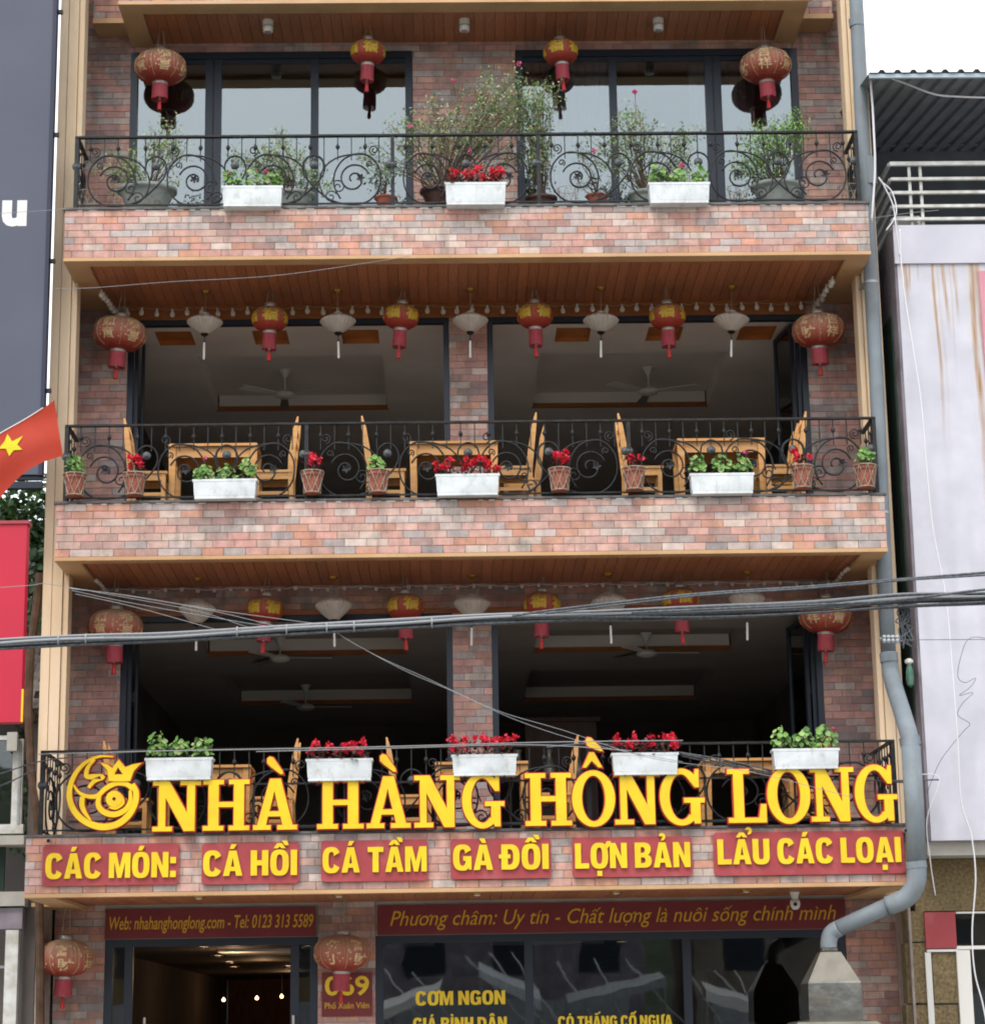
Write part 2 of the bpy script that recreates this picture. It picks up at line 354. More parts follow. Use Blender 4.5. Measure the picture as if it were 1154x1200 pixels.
HC = {
 'I': ([[(0,0),(.25,0),(.25,1),(0,1)]], .25), 'L': ([[(0,0),(.58,0),(.58,.2),(.25,.2),(.25,1),(0,1)]], .58),
 'T': ([[(.205,0),(.455,0),(.455,.8),(.66,.8),(.66,1),(0,1),(0,.8),(.205,.8)]], .66),
 'H': ([[(0,0),(.25,0),(.25,.4),(.45,.4),(.45,0),(.70,0),(.70,1),(.45,1),(.45,.6),(.25,.6),(.25,1),(0,1)]], .70),
 'N': ([[(0,0),(.24,0),(.24,.56),(.48,0),(.72,0),(.72,1),(.48,1),(.48,.44),(.24,1),(0,1)]], .72),
 'M': ([[(0,0),(.22,0),(.22,.62),(.37,0),(.53,0),(.68,.62),(.68,0),(.90,0),(.90,1),(.60,1),(.45,.40),(.30,1),(0,1)]], .90),
 'A': ([[(0,0),(.24,0),(.28,.19),(.48,.19),(.52,0),(.76,0),(.52,1),(.24,1)], [(.315,.36),(.445,.36),(.38,.72)]], .76),
 'O': ([se(.37,.5,.37,.52,0,360)[:-1], se(.37,.5,.125,.33,0,360)[:-1]], .74),
 'C': ([se(.37,.5,.37,.52,28,332,30)[:]+[(.46,.34)]+se(.37,.5,.125,.33,-40,-320,22)+[(.46,.66)]], .72),
 'G': ([se(.37,.5,.37,.52,28,318,30)+[(.52,.02),(.72,.02),(.72,.55),(.40,.55),(.40,.37),(.49,.37),(.49,.30)]+se(.37,.5,.125,.33,-30,-320,22)+[(.46,.66)]], .73),
 'D': ([[(0,0)]+se(.35,.5,.37,.5,-90,90,18,2.5)+[(0,1)], [(.25,.19)]+se(.32,.5,.15,.31,-90,90,12,2.5)+[(.25,.81)]], .72),
 'B': ([[(0,0)]+se(.38,.27,.32,.27,-90,62,12,2.4)+se(.36,.74,.31,.26,-50,90,12,2.4)+[(0,1)], [(.25,.18),(.36,.18),(.43,.22),(.45,.29),(.43,.37),(.36,.41),(.25,.41)], [(.25,.59),(.35,.59),(.41,.63),(.43,.70),(.41,.78),(.35,.82),(.25,.82)]], .71),
 'U': ([[(0,1),(0,.38)]+se(.355,.36,.355,.38,180,360,20)+[(.71,1),(.46,1),(.46,.34)]+se(.355,.33,.105,.15,360,180,10)+[(.25,1)]], .71),
 ':': ([[(0,0),(.24,0),(.24,.25),(0,.25)],[(0,.55),(.24,.55),(.24,.80),(0,.80)]], .24)}
def decomp(s):
    out = []
    for c in s:
        if c in 'Đđ': out.append(('D' if c == 'Đ' else 'd', ['bar'])); continue
        d = unicodedata.normalize('NFD', c); mk = [unicodedata.name(x).replace('COMBINING ','') for x in d[1:]]
        out.append(('\u0131' if d[0] == 'i' and mk else d[0], mk))
    return out
def mark_polys(box, marks, ch, wt, low):
    """diacritics as small polygons about a glyph whose box is (x0,x1,y0,y1)"""
    x0,x1,y0,y1 = box; cx = (x0+x1)/2; u = ch*.16; P = []; top = y1+ch*.07; stacked = any(m.startswith('CIRCUMFLEX') or m.startswith('BREVE') for m in marks)
    for m in marks:
        if m == 'bar':
            yb = y0+(y1-y0)*(.52 if not low else .86); P.append([(x0-u*.6,yb-wt*.45),(x0+(u*2.2 if not low else 0)*1+(x1-x0)*(.0 if not low else 1.12),yb-wt*.45),(x0+(u*2.2 if not low else 0)+(x1-x0)*(.0 if not low else 1.12),yb+wt*.45),(x0-u*.6,yb+wt*.45)])
        elif m.startswith('CIRCUMFLEX'):
            h = u*1.25; P.append([(cx-u*1.5,top),(cx-u*1.5+wt*1.0,top),(cx,top+h-wt*.75),(cx+u*1.5-wt*1.0,top),(cx+u*1.5,top),(cx+wt*.55,top+h),(cx-wt*.55,top+h)])
        elif m.startswith(('ACUTE','GRAVE')):
            sx = 1 if m.startswith('ACUTE') else -1; ox = cx if not stacked else cx+u*(1.6 if sx > 0 else 1.5); oy = top if not stacked else top+u*.75
            q = [(ox-sx*u*.75,oy),(ox-sx*u*.75+sx*wt*.9,oy),(ox+sx*u*.95,oy+u*1.15),(ox+sx*u*.95-sx*wt*1.25,oy+u*1.15)]; P.append(q if sx > 0 else q[::-1])
        elif m.startswith('HOOK'):
            ox = cx if not stacked else cx+u*1.9; oy = top if not stacked else top+u*.7; r = u*.55
            o_ = [(ox+(r+wt*.35)*math.cos(math.radians(t)), oy+u*.95+(r+wt*.35)*math.sin(math.radians(t))) for t in range(160,-100,-26)]
            i_ = [(ox+(r-wt*.35)*math.cos(math.radians(t)), oy+u*.95+(r-wt*.35)*math.sin(math.radians(t))) for t in range(-74,186,26)]
            P.append(o_+[(ox-wt*.3,oy)]+[(ox-wt*.3,oy+u*.3)][:0]+i_)
        elif m.startswith('DOT'): P.append([(cx-wt*.6,y0-ch*.10-wt*1.2),(cx+wt*.6,y0-ch*.10-wt*1.2),(cx+wt*.6,y0-ch*.10),(cx-wt*.6,y0-ch*.10)])
        elif m.startswith('HORN'): P.append([(x1-wt*1.1,y1-wt*.9),(x1-wt*.1,y1-wt*1.3),(x1+u*.75,y1-wt*.2),(x1+u*.8,y1+u*.45),(x1+u*.8-wt,y1+u*.45),(x1+u*.6-wt,y1+wt*.1)])
        elif m.startswith('BREVE'): P.append([(cx-u*1.3,top+u),(cx-u*.7,top+u*.2),(cx+u*.7,top+u*.2),(cx+u*1.3,top+u),(cx+u*1.3-wt*.8,top+u),(cx+u*.5,top+u*.2+wt*.8),(cx-u*.5,top+u*.2+wt*.8),(cx-u*1.3+wt*.8,top+u)])
        elif m.startswith('TILDE'): P.append([(cx-u*1.3,top+u*.2),(cx-u*.4,top+u*.9-wt*.3),(cx+u*.4,top+u*.2),(cx+u*1.3,top+u*.9),(cx+u*1.2,top+u*.9+wt*.6),(cx+u*.4,top+u*.2+wt*.8),(cx-u*.4,top+u*.9+wt*.5),(cx-u*1.3,top+u*.2+wt*.7)])
    return P
_om = {}
def glyphs(s, bold, shear):
    """list of (index, vertices, faces) pieces in font units, laid out along the line, with the marks built apart"""
    dc = decomp(s); bs = ''.join(c for c, _ in dc); cap = ext(text_mesh('H', bold)[0]); ch = cap[3]-cap[2]; wt = .085*ch/.7*.7+2*bold
    out = []
    for i, (c, mk) in enumerate(dc):
        if c == ' ': continue
        pre = text_mesh(bs[:i+1], bold)[0]; own, of = text_mesh(c, bold); eo = ext(own); x0 = ext(pre)[1]-(eo[1]-eo[0])
        sh = lambda x, y: (x-eo[0]+x0+shear*(y-cap[2]), y)
        out.append((i, [Vector((*sh(v.x, v.y), 0)) for v in own], of))
        for P in mark_polys(eo, mk, ch, wt, c.islower() or c == '\u0131'):
            vs, fs = outline_mesh([P], 0); out.append((i, [Vector((*sh(v.x, v.y), .001)) for v in vs], fs))
    return out, cap, ch
_hc = {}
def heavy(s):
    out = []; x = 0
    for i, (c, mk) in enumerate(decomp(s)):
        if c == ' ': x += .26; continue
        polys, W = HC[c]
        if c not in _hc: _hc[c] = outline_mesh(polys, 0)
        vs, fs = _hc[c]; out.append((i, [Vector((v.x+x, v.y, 0)) for v in vs], fs))
        for P in mark_polys((0, W, 0, 1), mk, 1.0, .17, False):
            v2, f2 = outline_mesh([P], 0); out.append((i, [Vector((v.x+x, v.y, .001)) for v in v2], f2))
        x += W+.075
    return out, (0,1,0,1), 1.0
def prism(mb, vs, fs, f, d):
    """front and back faces plus a wall along every edge used by one face only"""
    n = len(vs); F = [f(v, 0) for v in vs]+[f(v, d) for v in vs]; ed = {}
    for q in fs:
        for k in range(len(q)): e = (q[k], q[(k+1)%len(q)]); ed[e] = 1
    side = [(a, b, b+n, a+n) for (a, b) in ed if (b, a) not in ed]
    mb.add(F, list(fs)+[tuple(i+n for i in reversed(q)) for q in fs]+side)
def text_line(s, a, b, hcap, y, bold=0.0, shear=0.0, extrude=0):
    gl, cap, ch = heavy(s) if bold == 'heavy' else glyphs(s, bold, shear); x0 = min(v.x for _, V, _ in gl for v in V); x1 = max(v.x for _, V, _ in gl for v in V); sx = (b[0]-a[0])/(x1-x0); sz = hcap/ch
    mb = MB()
    for _, V, fs in gl: mb.add([(a[0]+(v.x-x0)*sx, y-v.z, a[1]+(v.y-cap[2])*sz) for v in V], fs)
    return mb
def text_chars(s, a, b, hcap, y, depth, bold=0.0, shear=0.0, extrude=0):
    gl, cap, ch = heavy(s) if bold == 'heavy' else glyphs(s, bold, shear); x0 = min(v.x for _, V, _ in gl for v in V); x1 = max(v.x for _, V, _ in gl for v in V); sx = (b[0]-a[0])/(x1-x0); sz = hcap/ch; by = {}
    for i, V, fs in gl:
        mb = by.setdefault(i, MB()); prism(mb, V, fs, lambda v, d: (a[0]+(v.x-x0)*sx, y-depth-v.z*2+d+(v.z*2 if d else 0), a[1]+(v.y-cap[2])*sz), depth)
    return list(by.values())
def outline_mesh(polys, extrude, offset=0.0):
    cu = bpy.data.curves.new('o', 'CURVE'); cu.dimensions = '2D'; cu.fill_mode = 'BOTH'; cu.extrude = extrude; cu.offset = offset
    for P in polys:
        sp = cu.splines.new('POLY'); sp.points.add(len(P)-1); sp.use_cyclic_u = True
        for q, (x, y) in zip(sp.points, P): q.co = (x, y, 0, 1)
    o = bpy.data.objects.new('o', cu); COL.objects.link(o); dg = bpy.context.evaluated_depsgraph_get(); dg.update()
    me = bpy.data.meshes.new_from_object(o.evaluated_get(dg)); vs = [v.co.copy() for v in me.vertices]; fs = [tuple(p.vertices) for p in me.polygons]
    bpy.data.objects.remove(o); bpy.data.curves.remove(cu); bpy.data.meshes.remove(me); return vs, fs

# ------------------------------------------------------------------ levels
L4, L3, L2 = 11.155, 7.593, 3.754        # balcony floors = top of the brick bands
B4, B3, B2 = 10.536, 6.943, 3.128        # underside of the bands
B5 = 14.09
YW = 1.83                                # plane of the front wall
YS = -.595                               # front of the lowest band
bld = thing('restaurant_building', 'tall narrow restaurant clad in pink and grey bricks with three open balconies', 'building')

# ------------------------------------------------------------------ bricks
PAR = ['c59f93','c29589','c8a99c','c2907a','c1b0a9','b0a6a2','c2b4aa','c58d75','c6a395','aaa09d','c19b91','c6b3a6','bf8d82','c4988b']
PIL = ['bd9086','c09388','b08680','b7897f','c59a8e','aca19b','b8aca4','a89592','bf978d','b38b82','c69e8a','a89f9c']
BH, BL, JT = .0885, .25, .006
rows_all = []                             # (x0,x1,z0,z1,y,palette,owner)
def brick_rows(x0, x1, z0, z1, y, pal, owner, skip=None):
    n = max(1, round((z1-z0)/BH)); h = (z1-z0)/n; off = 0
    for r in range(n):
        off = (off + random.choice((.33,.5,.62,.4))) % 1; x = x0 - off*BL
        while x < x1-.01:
            a, b = max(x, x0), min(x+BL, x1); x += BL
            if b-a < .03: continue
            bz0, bz1 = z0+r*h, z0+(r+1)*h
            if skip and skip(a, b, bz0, bz1): continue
            rows_all.append((a+JT/2, b-JT/2, bz0+JT/2, bz1-JT/2, y, pal, owner))
parts = {}
def part(name, parent=None):
    o = bpy.data.objects.new(name, None); COL.objects.link(o); o.parent = parent or bld; o.empty_display_size = .1; return o

# bands (parapets): core, coping, bricks
def band(x0, x1, yf, yb, z0, z1, skip=None):
    p = MB(); p.box(x0+.006, x1-.006, yf+.008, yb, z0+.04, z1-.014)
    o = p.build('brick_band', M['mortar'], bld)
    c = MB(); c.box(x0-.02, x1+.02, yf-.02, yb, z1-.014, z1+.012); c.build('coping', M['coping'], o)
    brick_rows(x0, x1, z0+.012, z1-.016, yf, PAR, o, skip)
    return o
band4 = band(-4.75, 4.75, 0, YW-.01, B4, L4)
band3 = band(-4.75, 4.75, 0, YW-.01, B3, L3)
boards = [(49,210,988,1040), (236,351,987,1038), (376,501,984,1035), (528,645,982,1032), (671,810,980,1030), (837,1058,973,1028)]
brd = []
for (u0,u1,v0,v1) in boards:
    a = at(u0, v1+.0, YS-.04); b = at(u1, v0, YS-.04); brd.append((a.x, b.x, a.z+.01, a.z+.01+.53 if False else b.z))
def hid(a, b, z0, z1):
    return any(a > X0+.03 and b < X1-.03 and z0 > Z0+.03 and z1 < Z1-.03 for X0, X1, Z0, Z1 in brd)
band2 = band(-4.86, 4.69, YS, YW-.01, B2, L2, hid)
# roof band of the top balcony and the two side pieces
p = MB(); p.box(-4.27, 4.27, .608, YW-.01, B5+.04, B5+1.2); band5 = p.build('brick_band', M['mortar'], bld)
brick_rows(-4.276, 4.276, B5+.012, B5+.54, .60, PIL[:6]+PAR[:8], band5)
for sx in (-1, 1):
    p = MB(); p.box(sx*4.29, sx*4.72, 1.42, YW-.01, 14.30, 15); so_ = p.build('brick_band', M['mortar'], bld)
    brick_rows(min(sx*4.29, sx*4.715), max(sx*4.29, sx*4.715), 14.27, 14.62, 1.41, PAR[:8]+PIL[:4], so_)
    q = MB(); q.box(sx*4.285, sx*4.72, 1.40, YW-.005, 14.20, 14.268); q.build('band_underside', M['border'], so_)

# wall piers and lintels on the wall plane
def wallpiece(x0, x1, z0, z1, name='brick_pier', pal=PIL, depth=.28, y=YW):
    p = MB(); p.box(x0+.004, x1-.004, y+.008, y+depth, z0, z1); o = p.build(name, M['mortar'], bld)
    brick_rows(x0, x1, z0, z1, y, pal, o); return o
H4, H3, H2, H1 = 13.98, 10.37, 6.60, 2.75
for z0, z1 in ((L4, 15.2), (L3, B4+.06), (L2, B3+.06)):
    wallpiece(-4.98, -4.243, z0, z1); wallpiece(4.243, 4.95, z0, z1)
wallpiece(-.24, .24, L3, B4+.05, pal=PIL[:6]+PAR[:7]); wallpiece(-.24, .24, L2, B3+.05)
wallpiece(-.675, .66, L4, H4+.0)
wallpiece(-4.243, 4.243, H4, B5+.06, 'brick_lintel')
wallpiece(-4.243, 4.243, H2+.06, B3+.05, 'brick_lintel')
p = MB(); p.box(-4.243, 4.243, YW-.012, YW+.2, H3, B4+.05); p.build('wooden_lintel', M['woodtrim'], bld)
p = MB(); p.box(-4.243, 4.243, YW-.012, YW+.2, H2, H2+.06); p.build('wooden_lintel', M['woodtrim'], bld)
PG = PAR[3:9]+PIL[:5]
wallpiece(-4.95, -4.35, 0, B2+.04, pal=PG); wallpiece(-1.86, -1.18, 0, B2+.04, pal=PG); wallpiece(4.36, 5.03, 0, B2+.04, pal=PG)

# individual bricks: the 300 that show largest; the rest joined per surface
def shows(r):
    x0,x1,z0,z1,y = r[:5]; k = px(y, (z0+z1)/2)
    c = Vector(((x0+x1)/2, y, (z0+z1)/2))-CAM; w_ = c.dot(VF); u = 577+FPX*c.dot(VR)/w_; v = 600-FPX*c.dot(VU)/w_
    if not (10 < u < 1144 and 10 < v < 1190): return 0
    return round((x1-x0)*(z1-z0)*k*k, 1) * (1.0 if r[5] is PAR else .9)
rows_all.sort(key=lambda r: -shows(r))
variants = {}
from mathutils import noise as mnoise
def dirt(c, x, z, y):
    f = mnoise.noise(Vector((x*1.5, z*3.2+5, y*3)))+.5*mnoise.noise(Vector((x*4, z*7, y)))
    f = max(0, min(.55, (f-.2)*1.4)); g = lin('66676a'); return tuple(a*(1-f)+b*f for a, b in zip(c, g))
def jig(h):
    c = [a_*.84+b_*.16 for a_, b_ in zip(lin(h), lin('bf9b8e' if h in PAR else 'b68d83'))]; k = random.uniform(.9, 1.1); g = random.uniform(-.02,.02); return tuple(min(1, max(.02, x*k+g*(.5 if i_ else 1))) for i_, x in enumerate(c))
for i, r in enumerate(rows_all[:300]):
    x0,x1,z0,z1,y,pal,ow = r; full = abs((x1-x0)-(BL-JT)) < .002
    h = random.choice(pal); cc = dirt((1,1,1), (x0+x1)/2, z0, y); dk = round((1-cc[0])*5); key = (h, round(z1-z0, 3), dk)
    if key not in variants:
        mb = MB(); mb.col = tuple(a*(1-dk/5)+b*dk/5 for a, b in zip(jig(h), lin('66676a'))); mb.chbox(-(BL-JT)/2, (BL-JT)/2, 0, .014, 0, z1-z0); o = mb.build('brick', M['brick'], ow); variants[key] = o.data
    else: o = inst('brick', variants[key], ow)
    o.location = ((x0+x1)/2, y+random.uniform(-.002,.001), z0); o.scale = ((x1-x0)/(BL-JT), 1, 1)
rest = {}
for r in rows_all[300:]:
    x0,x1,z0,z1,y,pal,ow = r
    mb = rest.setdefault(ow.name, (MB(), ow))[0]; mb.col = dirt(jig(random.choice(pal)), (x0+x1)/2, z0, y); dy = random.uniform(-.002,.001)
    mb.chbox(x0, x1, y+dy, y+.014, z0, z1)
for nm, (mb, ow) in rest.items(): mb.build('brick_courses', M['brick'], ow, kind='stuff')
# lime that has leached out under the copings
for bo, yf, zt, xa, xb in ((band4, 0, L4, -4.6, 4.6), (band3, 0, L3, -4.6, 4.6)):
    mb = MB(); x = xa
    while x < xb:
        L = random.uniform(.05,.11)
        if random.random() < .8:
            h = random.uniform(.006,.016); mb.chbox(x, x+L, yf-.006, yf+.01, zt-.018-h, zt-.015, .003)
        x += L+random.uniform(.05,.12)
    mb.build('lime_crust', M['white'], bo, kind='stuff')

# soffits: tan border and varnished planks
def soffit(z, x0, x1, yf, yb, bf, bs, n, right=None):
    o = MB(); r = right if right is not None else x1-bs
    o.box(x0, x1, yf, yf+bf, z-.03, z+.012); o.box(x0, x0+bs, yf+bf, yb, z-.03, z+.012); o.box(r, x1, yf+bf, yb, z-.03, z+.012)
    if yf < .1: o.box(x0-.22, x0-.001, 1.03, yb, z-.03, z+.012); o.box(x1+.001, min(x1+.2, 4.95), 1.03, yb, z-.03, z+.012)
    so_ = o.build('soffit', M['border'], bld); w_ = (r-x0-bs)/n; me = None
    for i in range(n):
        if me is None:
            mb = MB(); mb.box(-w_/2+.002, w_/2-.002, yf+bf-.0, yb, .0, .012)
            mb.box(-w_/2+.003, w_/2-.003, yf+bf, yb, -.003, -.0005)
            pl = mb.build('plank', M['wood'], so_); me = pl.data
        else: pl = inst('plank', me, so_)
        pl.location = (x0+bs+w_*(i+.5), 0, z+.02)
    return so_
soffit(B5, -4.28, 4.28, .59, YW-.002, .28, .27, 62)
soffit(B4, -4.75, 4.75, -.005, YW-.002, .20, .27, 74)
soffit(B3, -4.75, 4.75, -.005, YW-.002, .17, .27, 74)
soffit(B2, -4.86, 4.69, YS-.005, YW-.002, .16, .30, 72)
# slab cores so no light leaks through
for z0, z1, yf in ((B5+.05, B5+1.1, .62), (B4+.05, L4-.02, .02), (B3+.05, L3-.02, .02), (B2+.05, L2-.02, YS+.03)):
    mb = MB(); mb.box(-4.22 if yf > .5 else -4.7, 4.22 if yf > .5 else 4.6, yf, YW-.02, z0, z1); mb.build('slab', M['concrete'], bld)
    mb = MB(); mb.box(-5.0, 4.95, YW+.3, 12, z0+.1, z1); mb.build('slab', M['concrete'], bld)
for z, zb in ((L4, 0), (L3, 0), (L2, 0)):
    mb = MB(); mb.box(-4.98, 4.94, YW-.01, 12, z-.01, z+.01); mb.build('tiled_floor', M['floor'], bld)
    if z != L2:
        pass

# tan corner columns with grooves
for sx, xi, xo in ((-1, -4.712, -5.01), (1, 4.70, 4.985)):
    mb = MB(); W = abs(xo-xi)
    def cb(a, b, y): mb.box(xi+sx*W*a, xi+sx*W*b, y, 1.02, L2+.02, 16)
    cb(0, .20, .775); cb(.20, .235, .80); cb(.235, .62, .745); cb(.62, .655, .78); cb(.655, 1, .755)
    mb.build('corner_column', M['tan'], bld)
    mb = MB(); mb.box(xo-sx*.002, xo-sx*.03, 1.021, 2.41, 0, 16); mb.build('side_wall', M['mortar'], bld)
# side walls, back wall
mb = MB(); mb.box(-5.0, -4.72, 2.41, 12, 0, 16); mb.box(4.72, 4.98, 2.41, 12, 0, 16); mb.box(-4.72, 4.72, 11.8, 12, 2.8, 16); mb.box(-5,-4.72,12,21,0,3); mb.box(4.72,4.98,12,21,0,3)
mb.build('structural_wall', M['darkwall'], bld)
mb = MB(); mb.box(-4.72, 4.72, YW+.05, 12, 15.2, 15.4); mb.build('roof', M['concrete'], bld)

# ------------------------------------------------------------------ ceilings inside, recesses and coves
def ceiling(z, trays, recesses, mat_, name='ceiling'):
    mb = MB(); y0, y1 = YW+.21, 11.8; x0, x1 = -4.76, 4.76
    rects = [(t[0],t[1],t[2],t[3],.22) for t in trays]+[(r[0],r[1],r[2],r[3],.06) for r in recesses]
    xs = sorted({x0,x1,*[v for r in rects for v in r[:2]]}); ys = sorted({y0,y1,*[v for r in rects for v in r[2:4]]})
    for i in range(len(xs)-1):
        for j in range(len(ys)-1):
            cx, cy = (xs[i]+xs[i+1])/2, (ys[j]+ys[j+1])/2
            if any(r[0] < cx < r[1] and r[2] < cy < r[3] for r in rects): continue
            mb.quad((xs[i],ys[j],z),(xs[i],ys[j+1],z),(xs[i+1],ys[j+1],z),(xs[i+1],ys[j],z))
    for r in rects[:len(trays)]:
        a,b,c,d,h = r
        mb.quad((a,c,z+h),(a,d,z+h),(b,d,z+h),(b,c,z+h))
        mb.quad((a,c,z),(b,c,z),(b,c,z+h),(a,c,z+h)); mb.quad((a,c,z),(a,c,z+h),(a,d,z+h),(a,d,z)); mb.quad((b,c,z),(b,d,z),(b,d,z+h),(b,c,z+h))
    ce = mb.build(name, mat_, bld)
    for r in rects[:len(trays)]:
        a,b,c,d,h = r; q = MB(); q.box(a+.02,b-.02,d-.006,d+.04,z+.062,z+h-.002); q.build('cove_edge', M['cove'], ce)
        q = MB(); q.box(a-.02,b+.02,d-.012,d+.03,z-.005,z+.06); q.build('cove_moulding', M['woodtrim'], ce)
    for r in rects[len(trays):]:
        a,b,c,d,h = r; q = MB(); q.box(a,b,c,d,z+h,z+h+.03); q.box(a,a+.015,c,d,z-.002,z+h); q.box(b-.015,b,c,d,z-.002,z+h); q.box(a,b,d-.015,d,z-.002,z+h)
        q.build('wooden_recess', M['pine_dark'], ce)
    return ce
rec3 = [(-3.88+i*0, -3.44, 2.36, 2.62) for i in (0,)]+[(-1.79,-1.32,2.36,2.62),(-.25-.63,-.25-.63+.0001,2.36,2.361)]
def recs(us, v0, v1, z):
    out = []
    for u0, u1 in us:
        a = atz(u0, v1, z); b = atz(u1, v0, z); c = atz(u0, v0, z); out.append((a.x, atz(u1, v1, z).x, min(b.y,a.y), max(b.y,a.y)))
    return out
r3 = recs([(188,230),(300,340),(402,445)], 391, 405, H3-.03)
r3 = [(x0,x1,2.2,2.78) for x0,x1,_,_ in r3]+[(x0,x1,2.2,2.78) for x0,x1,_,_ in recs([(650,690),(756,796),(862,903)], 387, 398, H3-.03)]
ceiling(H3-.03, [(-3.55,-1.12,3.3,5.9), (.95,3.45,3.3,5.9)], r3, M['wallpaint'])
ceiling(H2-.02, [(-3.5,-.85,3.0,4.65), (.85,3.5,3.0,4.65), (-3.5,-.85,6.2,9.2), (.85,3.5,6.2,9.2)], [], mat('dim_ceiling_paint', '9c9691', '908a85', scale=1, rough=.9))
ceiling(B5-.02, [], [], M['wallpaint'])
# black window frames of the open floors, and folded door leaves
def frame(x0, x1, z0, z1, w_=.07, d=.09, y=YW+.0, name='window_frame', bottom=False):
    mb = MB(); mb.box(x0, x0+w_, y, y+d, z0, z1); mb.box(x1-w_, x1, y, y+d, z0, z1); mb.box(x0+w_, x1-w_, y, y+d, z1-w_, z1)
    if bottom: mb.box(x0+w_, x1-w_, y, y+d, z0, z0+w_)
    return mb.build(name, M['alu'], bld)
def leaf_door(x, y, ang, z0, z1, w_=.62):
    mb = MB(); t = .045; f = .06
    mb.box(0, f, -t/2, t/2, z0, z1); mb.box(w_-f, w_, -t/2, t/2, z0, z1); mb.box(f, w_-f, -t/2, t/2, z1-f, z1); mb.box(f, w_-f, -t/2, t/2, z0, z0+f)
    o = mb.build('folding_door', M['alu'], bld); o.location = (x, y, 0); o.rotation_euler = (0,0,ang)
    g = MB(); g.box(f, w_-f, -.004, .004, z0+f, z1-f); g.build('pane', M['pane'], o)
for (z0, h) in ((L3, H3), (L2, H2)):
    for (a, b) in ((-4.243,-.24), (.24,4.243)): frame(a, b, z0, h)
    leaf_door(-4.15, YW+.12, PI/2, z0+.02, h-.09)
    for k in range(2):
        leaf_door(4.15-.07*k, YW+.12, PI/2+.16*k, z0+.02, h-.09, .7)

# top floor sliding windows
def sliding(x0, x1, mull, curt):
    z0, z1 = L4+.02, H4; fr = frame(x0, x1, z0, z1, .09, .10, YW-.02)
    edges = [(x0+.09, x0+.09)]
    for (a, b) in mull:
        mb = MB(); mb.box(a, b, YW-.005, YW+.07, z0, z1-.09); mb.build('window_mullion', M['alu'], fr)
        if b-a > .12:
            mb = MB(); mb.box((a+b)/2-.006, (a+b)/2+.006, YW-.02, YW-.004, z0, z1-.09); mb.build('meeting_rail', M['iron'], fr)
        edges.append((a, b))
    edges.append((x1-.09, x1-.09))
    for (a, b) in zip(edges[:-1], edges[1:]):
        g = MB(); g.box(a[1], b[0], YW+.03, YW+.036, z0, z1-.09); g.build('pane', M['paneup'], fr)
        g = MB(); g.box(a[1], b[0], YW+.01, YW+.05, z0, z0+.09); g.box(a[1], b[0], YW+.01, YW+.05, z1-.145, z1-.09); g.build('sash', M['alu'], fr)
    for (a, b, m_) in curt:
        mb = MB(); n = int((b-a)/.035); pts = [(a+(b-a)*i/n, YW+.16+.03*math.sin(i*1.9)+.012*math.sin(i*.7)) for i in range(n+1)]
        for q in range(n): mb.quad((*pts[q],z0),(*pts[q+1],z0),(*pts[q+1],z1-.12),(*pts[q],z1-.12))
        mb.build('curtain', m_, fr, smooth=True)
sliding(-4.285, -.675, [(-3.48,-3.29),(-2.12,-2.02)] if False else [(at(240,150,YW).x, at(259,150,YW).x),(at(364,150,YW).x, at(373,150,YW).x)], [])
sliding(.66, 4.30, [(at(715,150,YW).x, at(724,150,YW).x),(at(828,150,YW).x, at(847,150,YW).x)], [(.76,1.15,M['curtain']),(1.15,1.95,M['palecurtain']),(2.9,3.25,M['palecurtain']),(3.3,3.75,M['curtain']),(3.9,4.2,M['palecurtain'])])

# ------------------------------------------------------------------ ground floor front
g0 = frame(-4.35, -1.86, .02, H1, .09, .10, YW+.02); 
for u in (150, 345):
    x = at(u, 1150, YW).x; mb = MB(); mb.box(x-.05, x+.05, YW+.03, YW+.08, .02, H1-.09); mb.build('door_stile', M['alu'], g0)
for u in (170, 344):
    x = at(u, 1190, YW).x; mb = MB(); mb.tube([(x, YW-.05, .8), (x, YW-.05, 1.85)], .016, 8); mb.build('door_handle', M['silver'], g0)
for a, b in ((150,345),):
    pass
g = MB(); g.box(-4.26, at(150,1150,YW).x-.05, YW+.05, YW+.056, .1, H1-.09); g.build('pane', M['pane'], g0); g = MB(); g.box(at(345,1150,YW).x+.05, -1.95, YW+.05, YW+.056, .1, H1-.09); g.build('pane', M['pane'], g0)
gw = frame(-1.18, 4.36, .5, H1, .09, .10, YW+.02, bottom=True)
mm = [at(620,1150,YW).x, at(806,1150,YW).x]
for x in mm:
    mb = MB(); mb.box(x-.05, x+.05, YW+.03, YW+.09, .59, H1-.09); mb.build('window_mullion', M['alu'], gw)
ed = [-1.09]+mm+[4.27]
for a, b in zip(ed[:-1], ed[1:]):
    g = MB(); g.box(a+(.05 if a > -1 else 0), b-(.05 if b < 4 else 0), YW+.05, YW+.056, .59, H1-.09); g.build('pane', M['pane'], gw)
mb = MB(); mb.box(-1.18, 4.36, YW+.02, YW+.14, 0, .5); mb.build('plinth', M['coping'], bld)
mb = MB(); mb.box(-4.35, -1.86, YW+.01, YW+.25, H1, B2+.04); mb.box(-1.18, 4.36, YW+.01, YW+.25, H1, B2+.04); mb.build('lintel', M['concrete'], bld)
mb = MB(); mb.quad((-4.8, YW+.2, 2.72),(-4.8, 20.5, 2.72),(4.8, 20.5, 2.72),(4.8, YW+.2, 2.72)); mb.build('ceiling', mat('brown_ceiling','5a5048','4a423b',scale=1,rough=.8), bld)
mb = MB(); mb.box(-4.7, 4.7, YW+.15, 20.5, -.0, .015); mb.build('tiled_floor', M['floor'], bld)
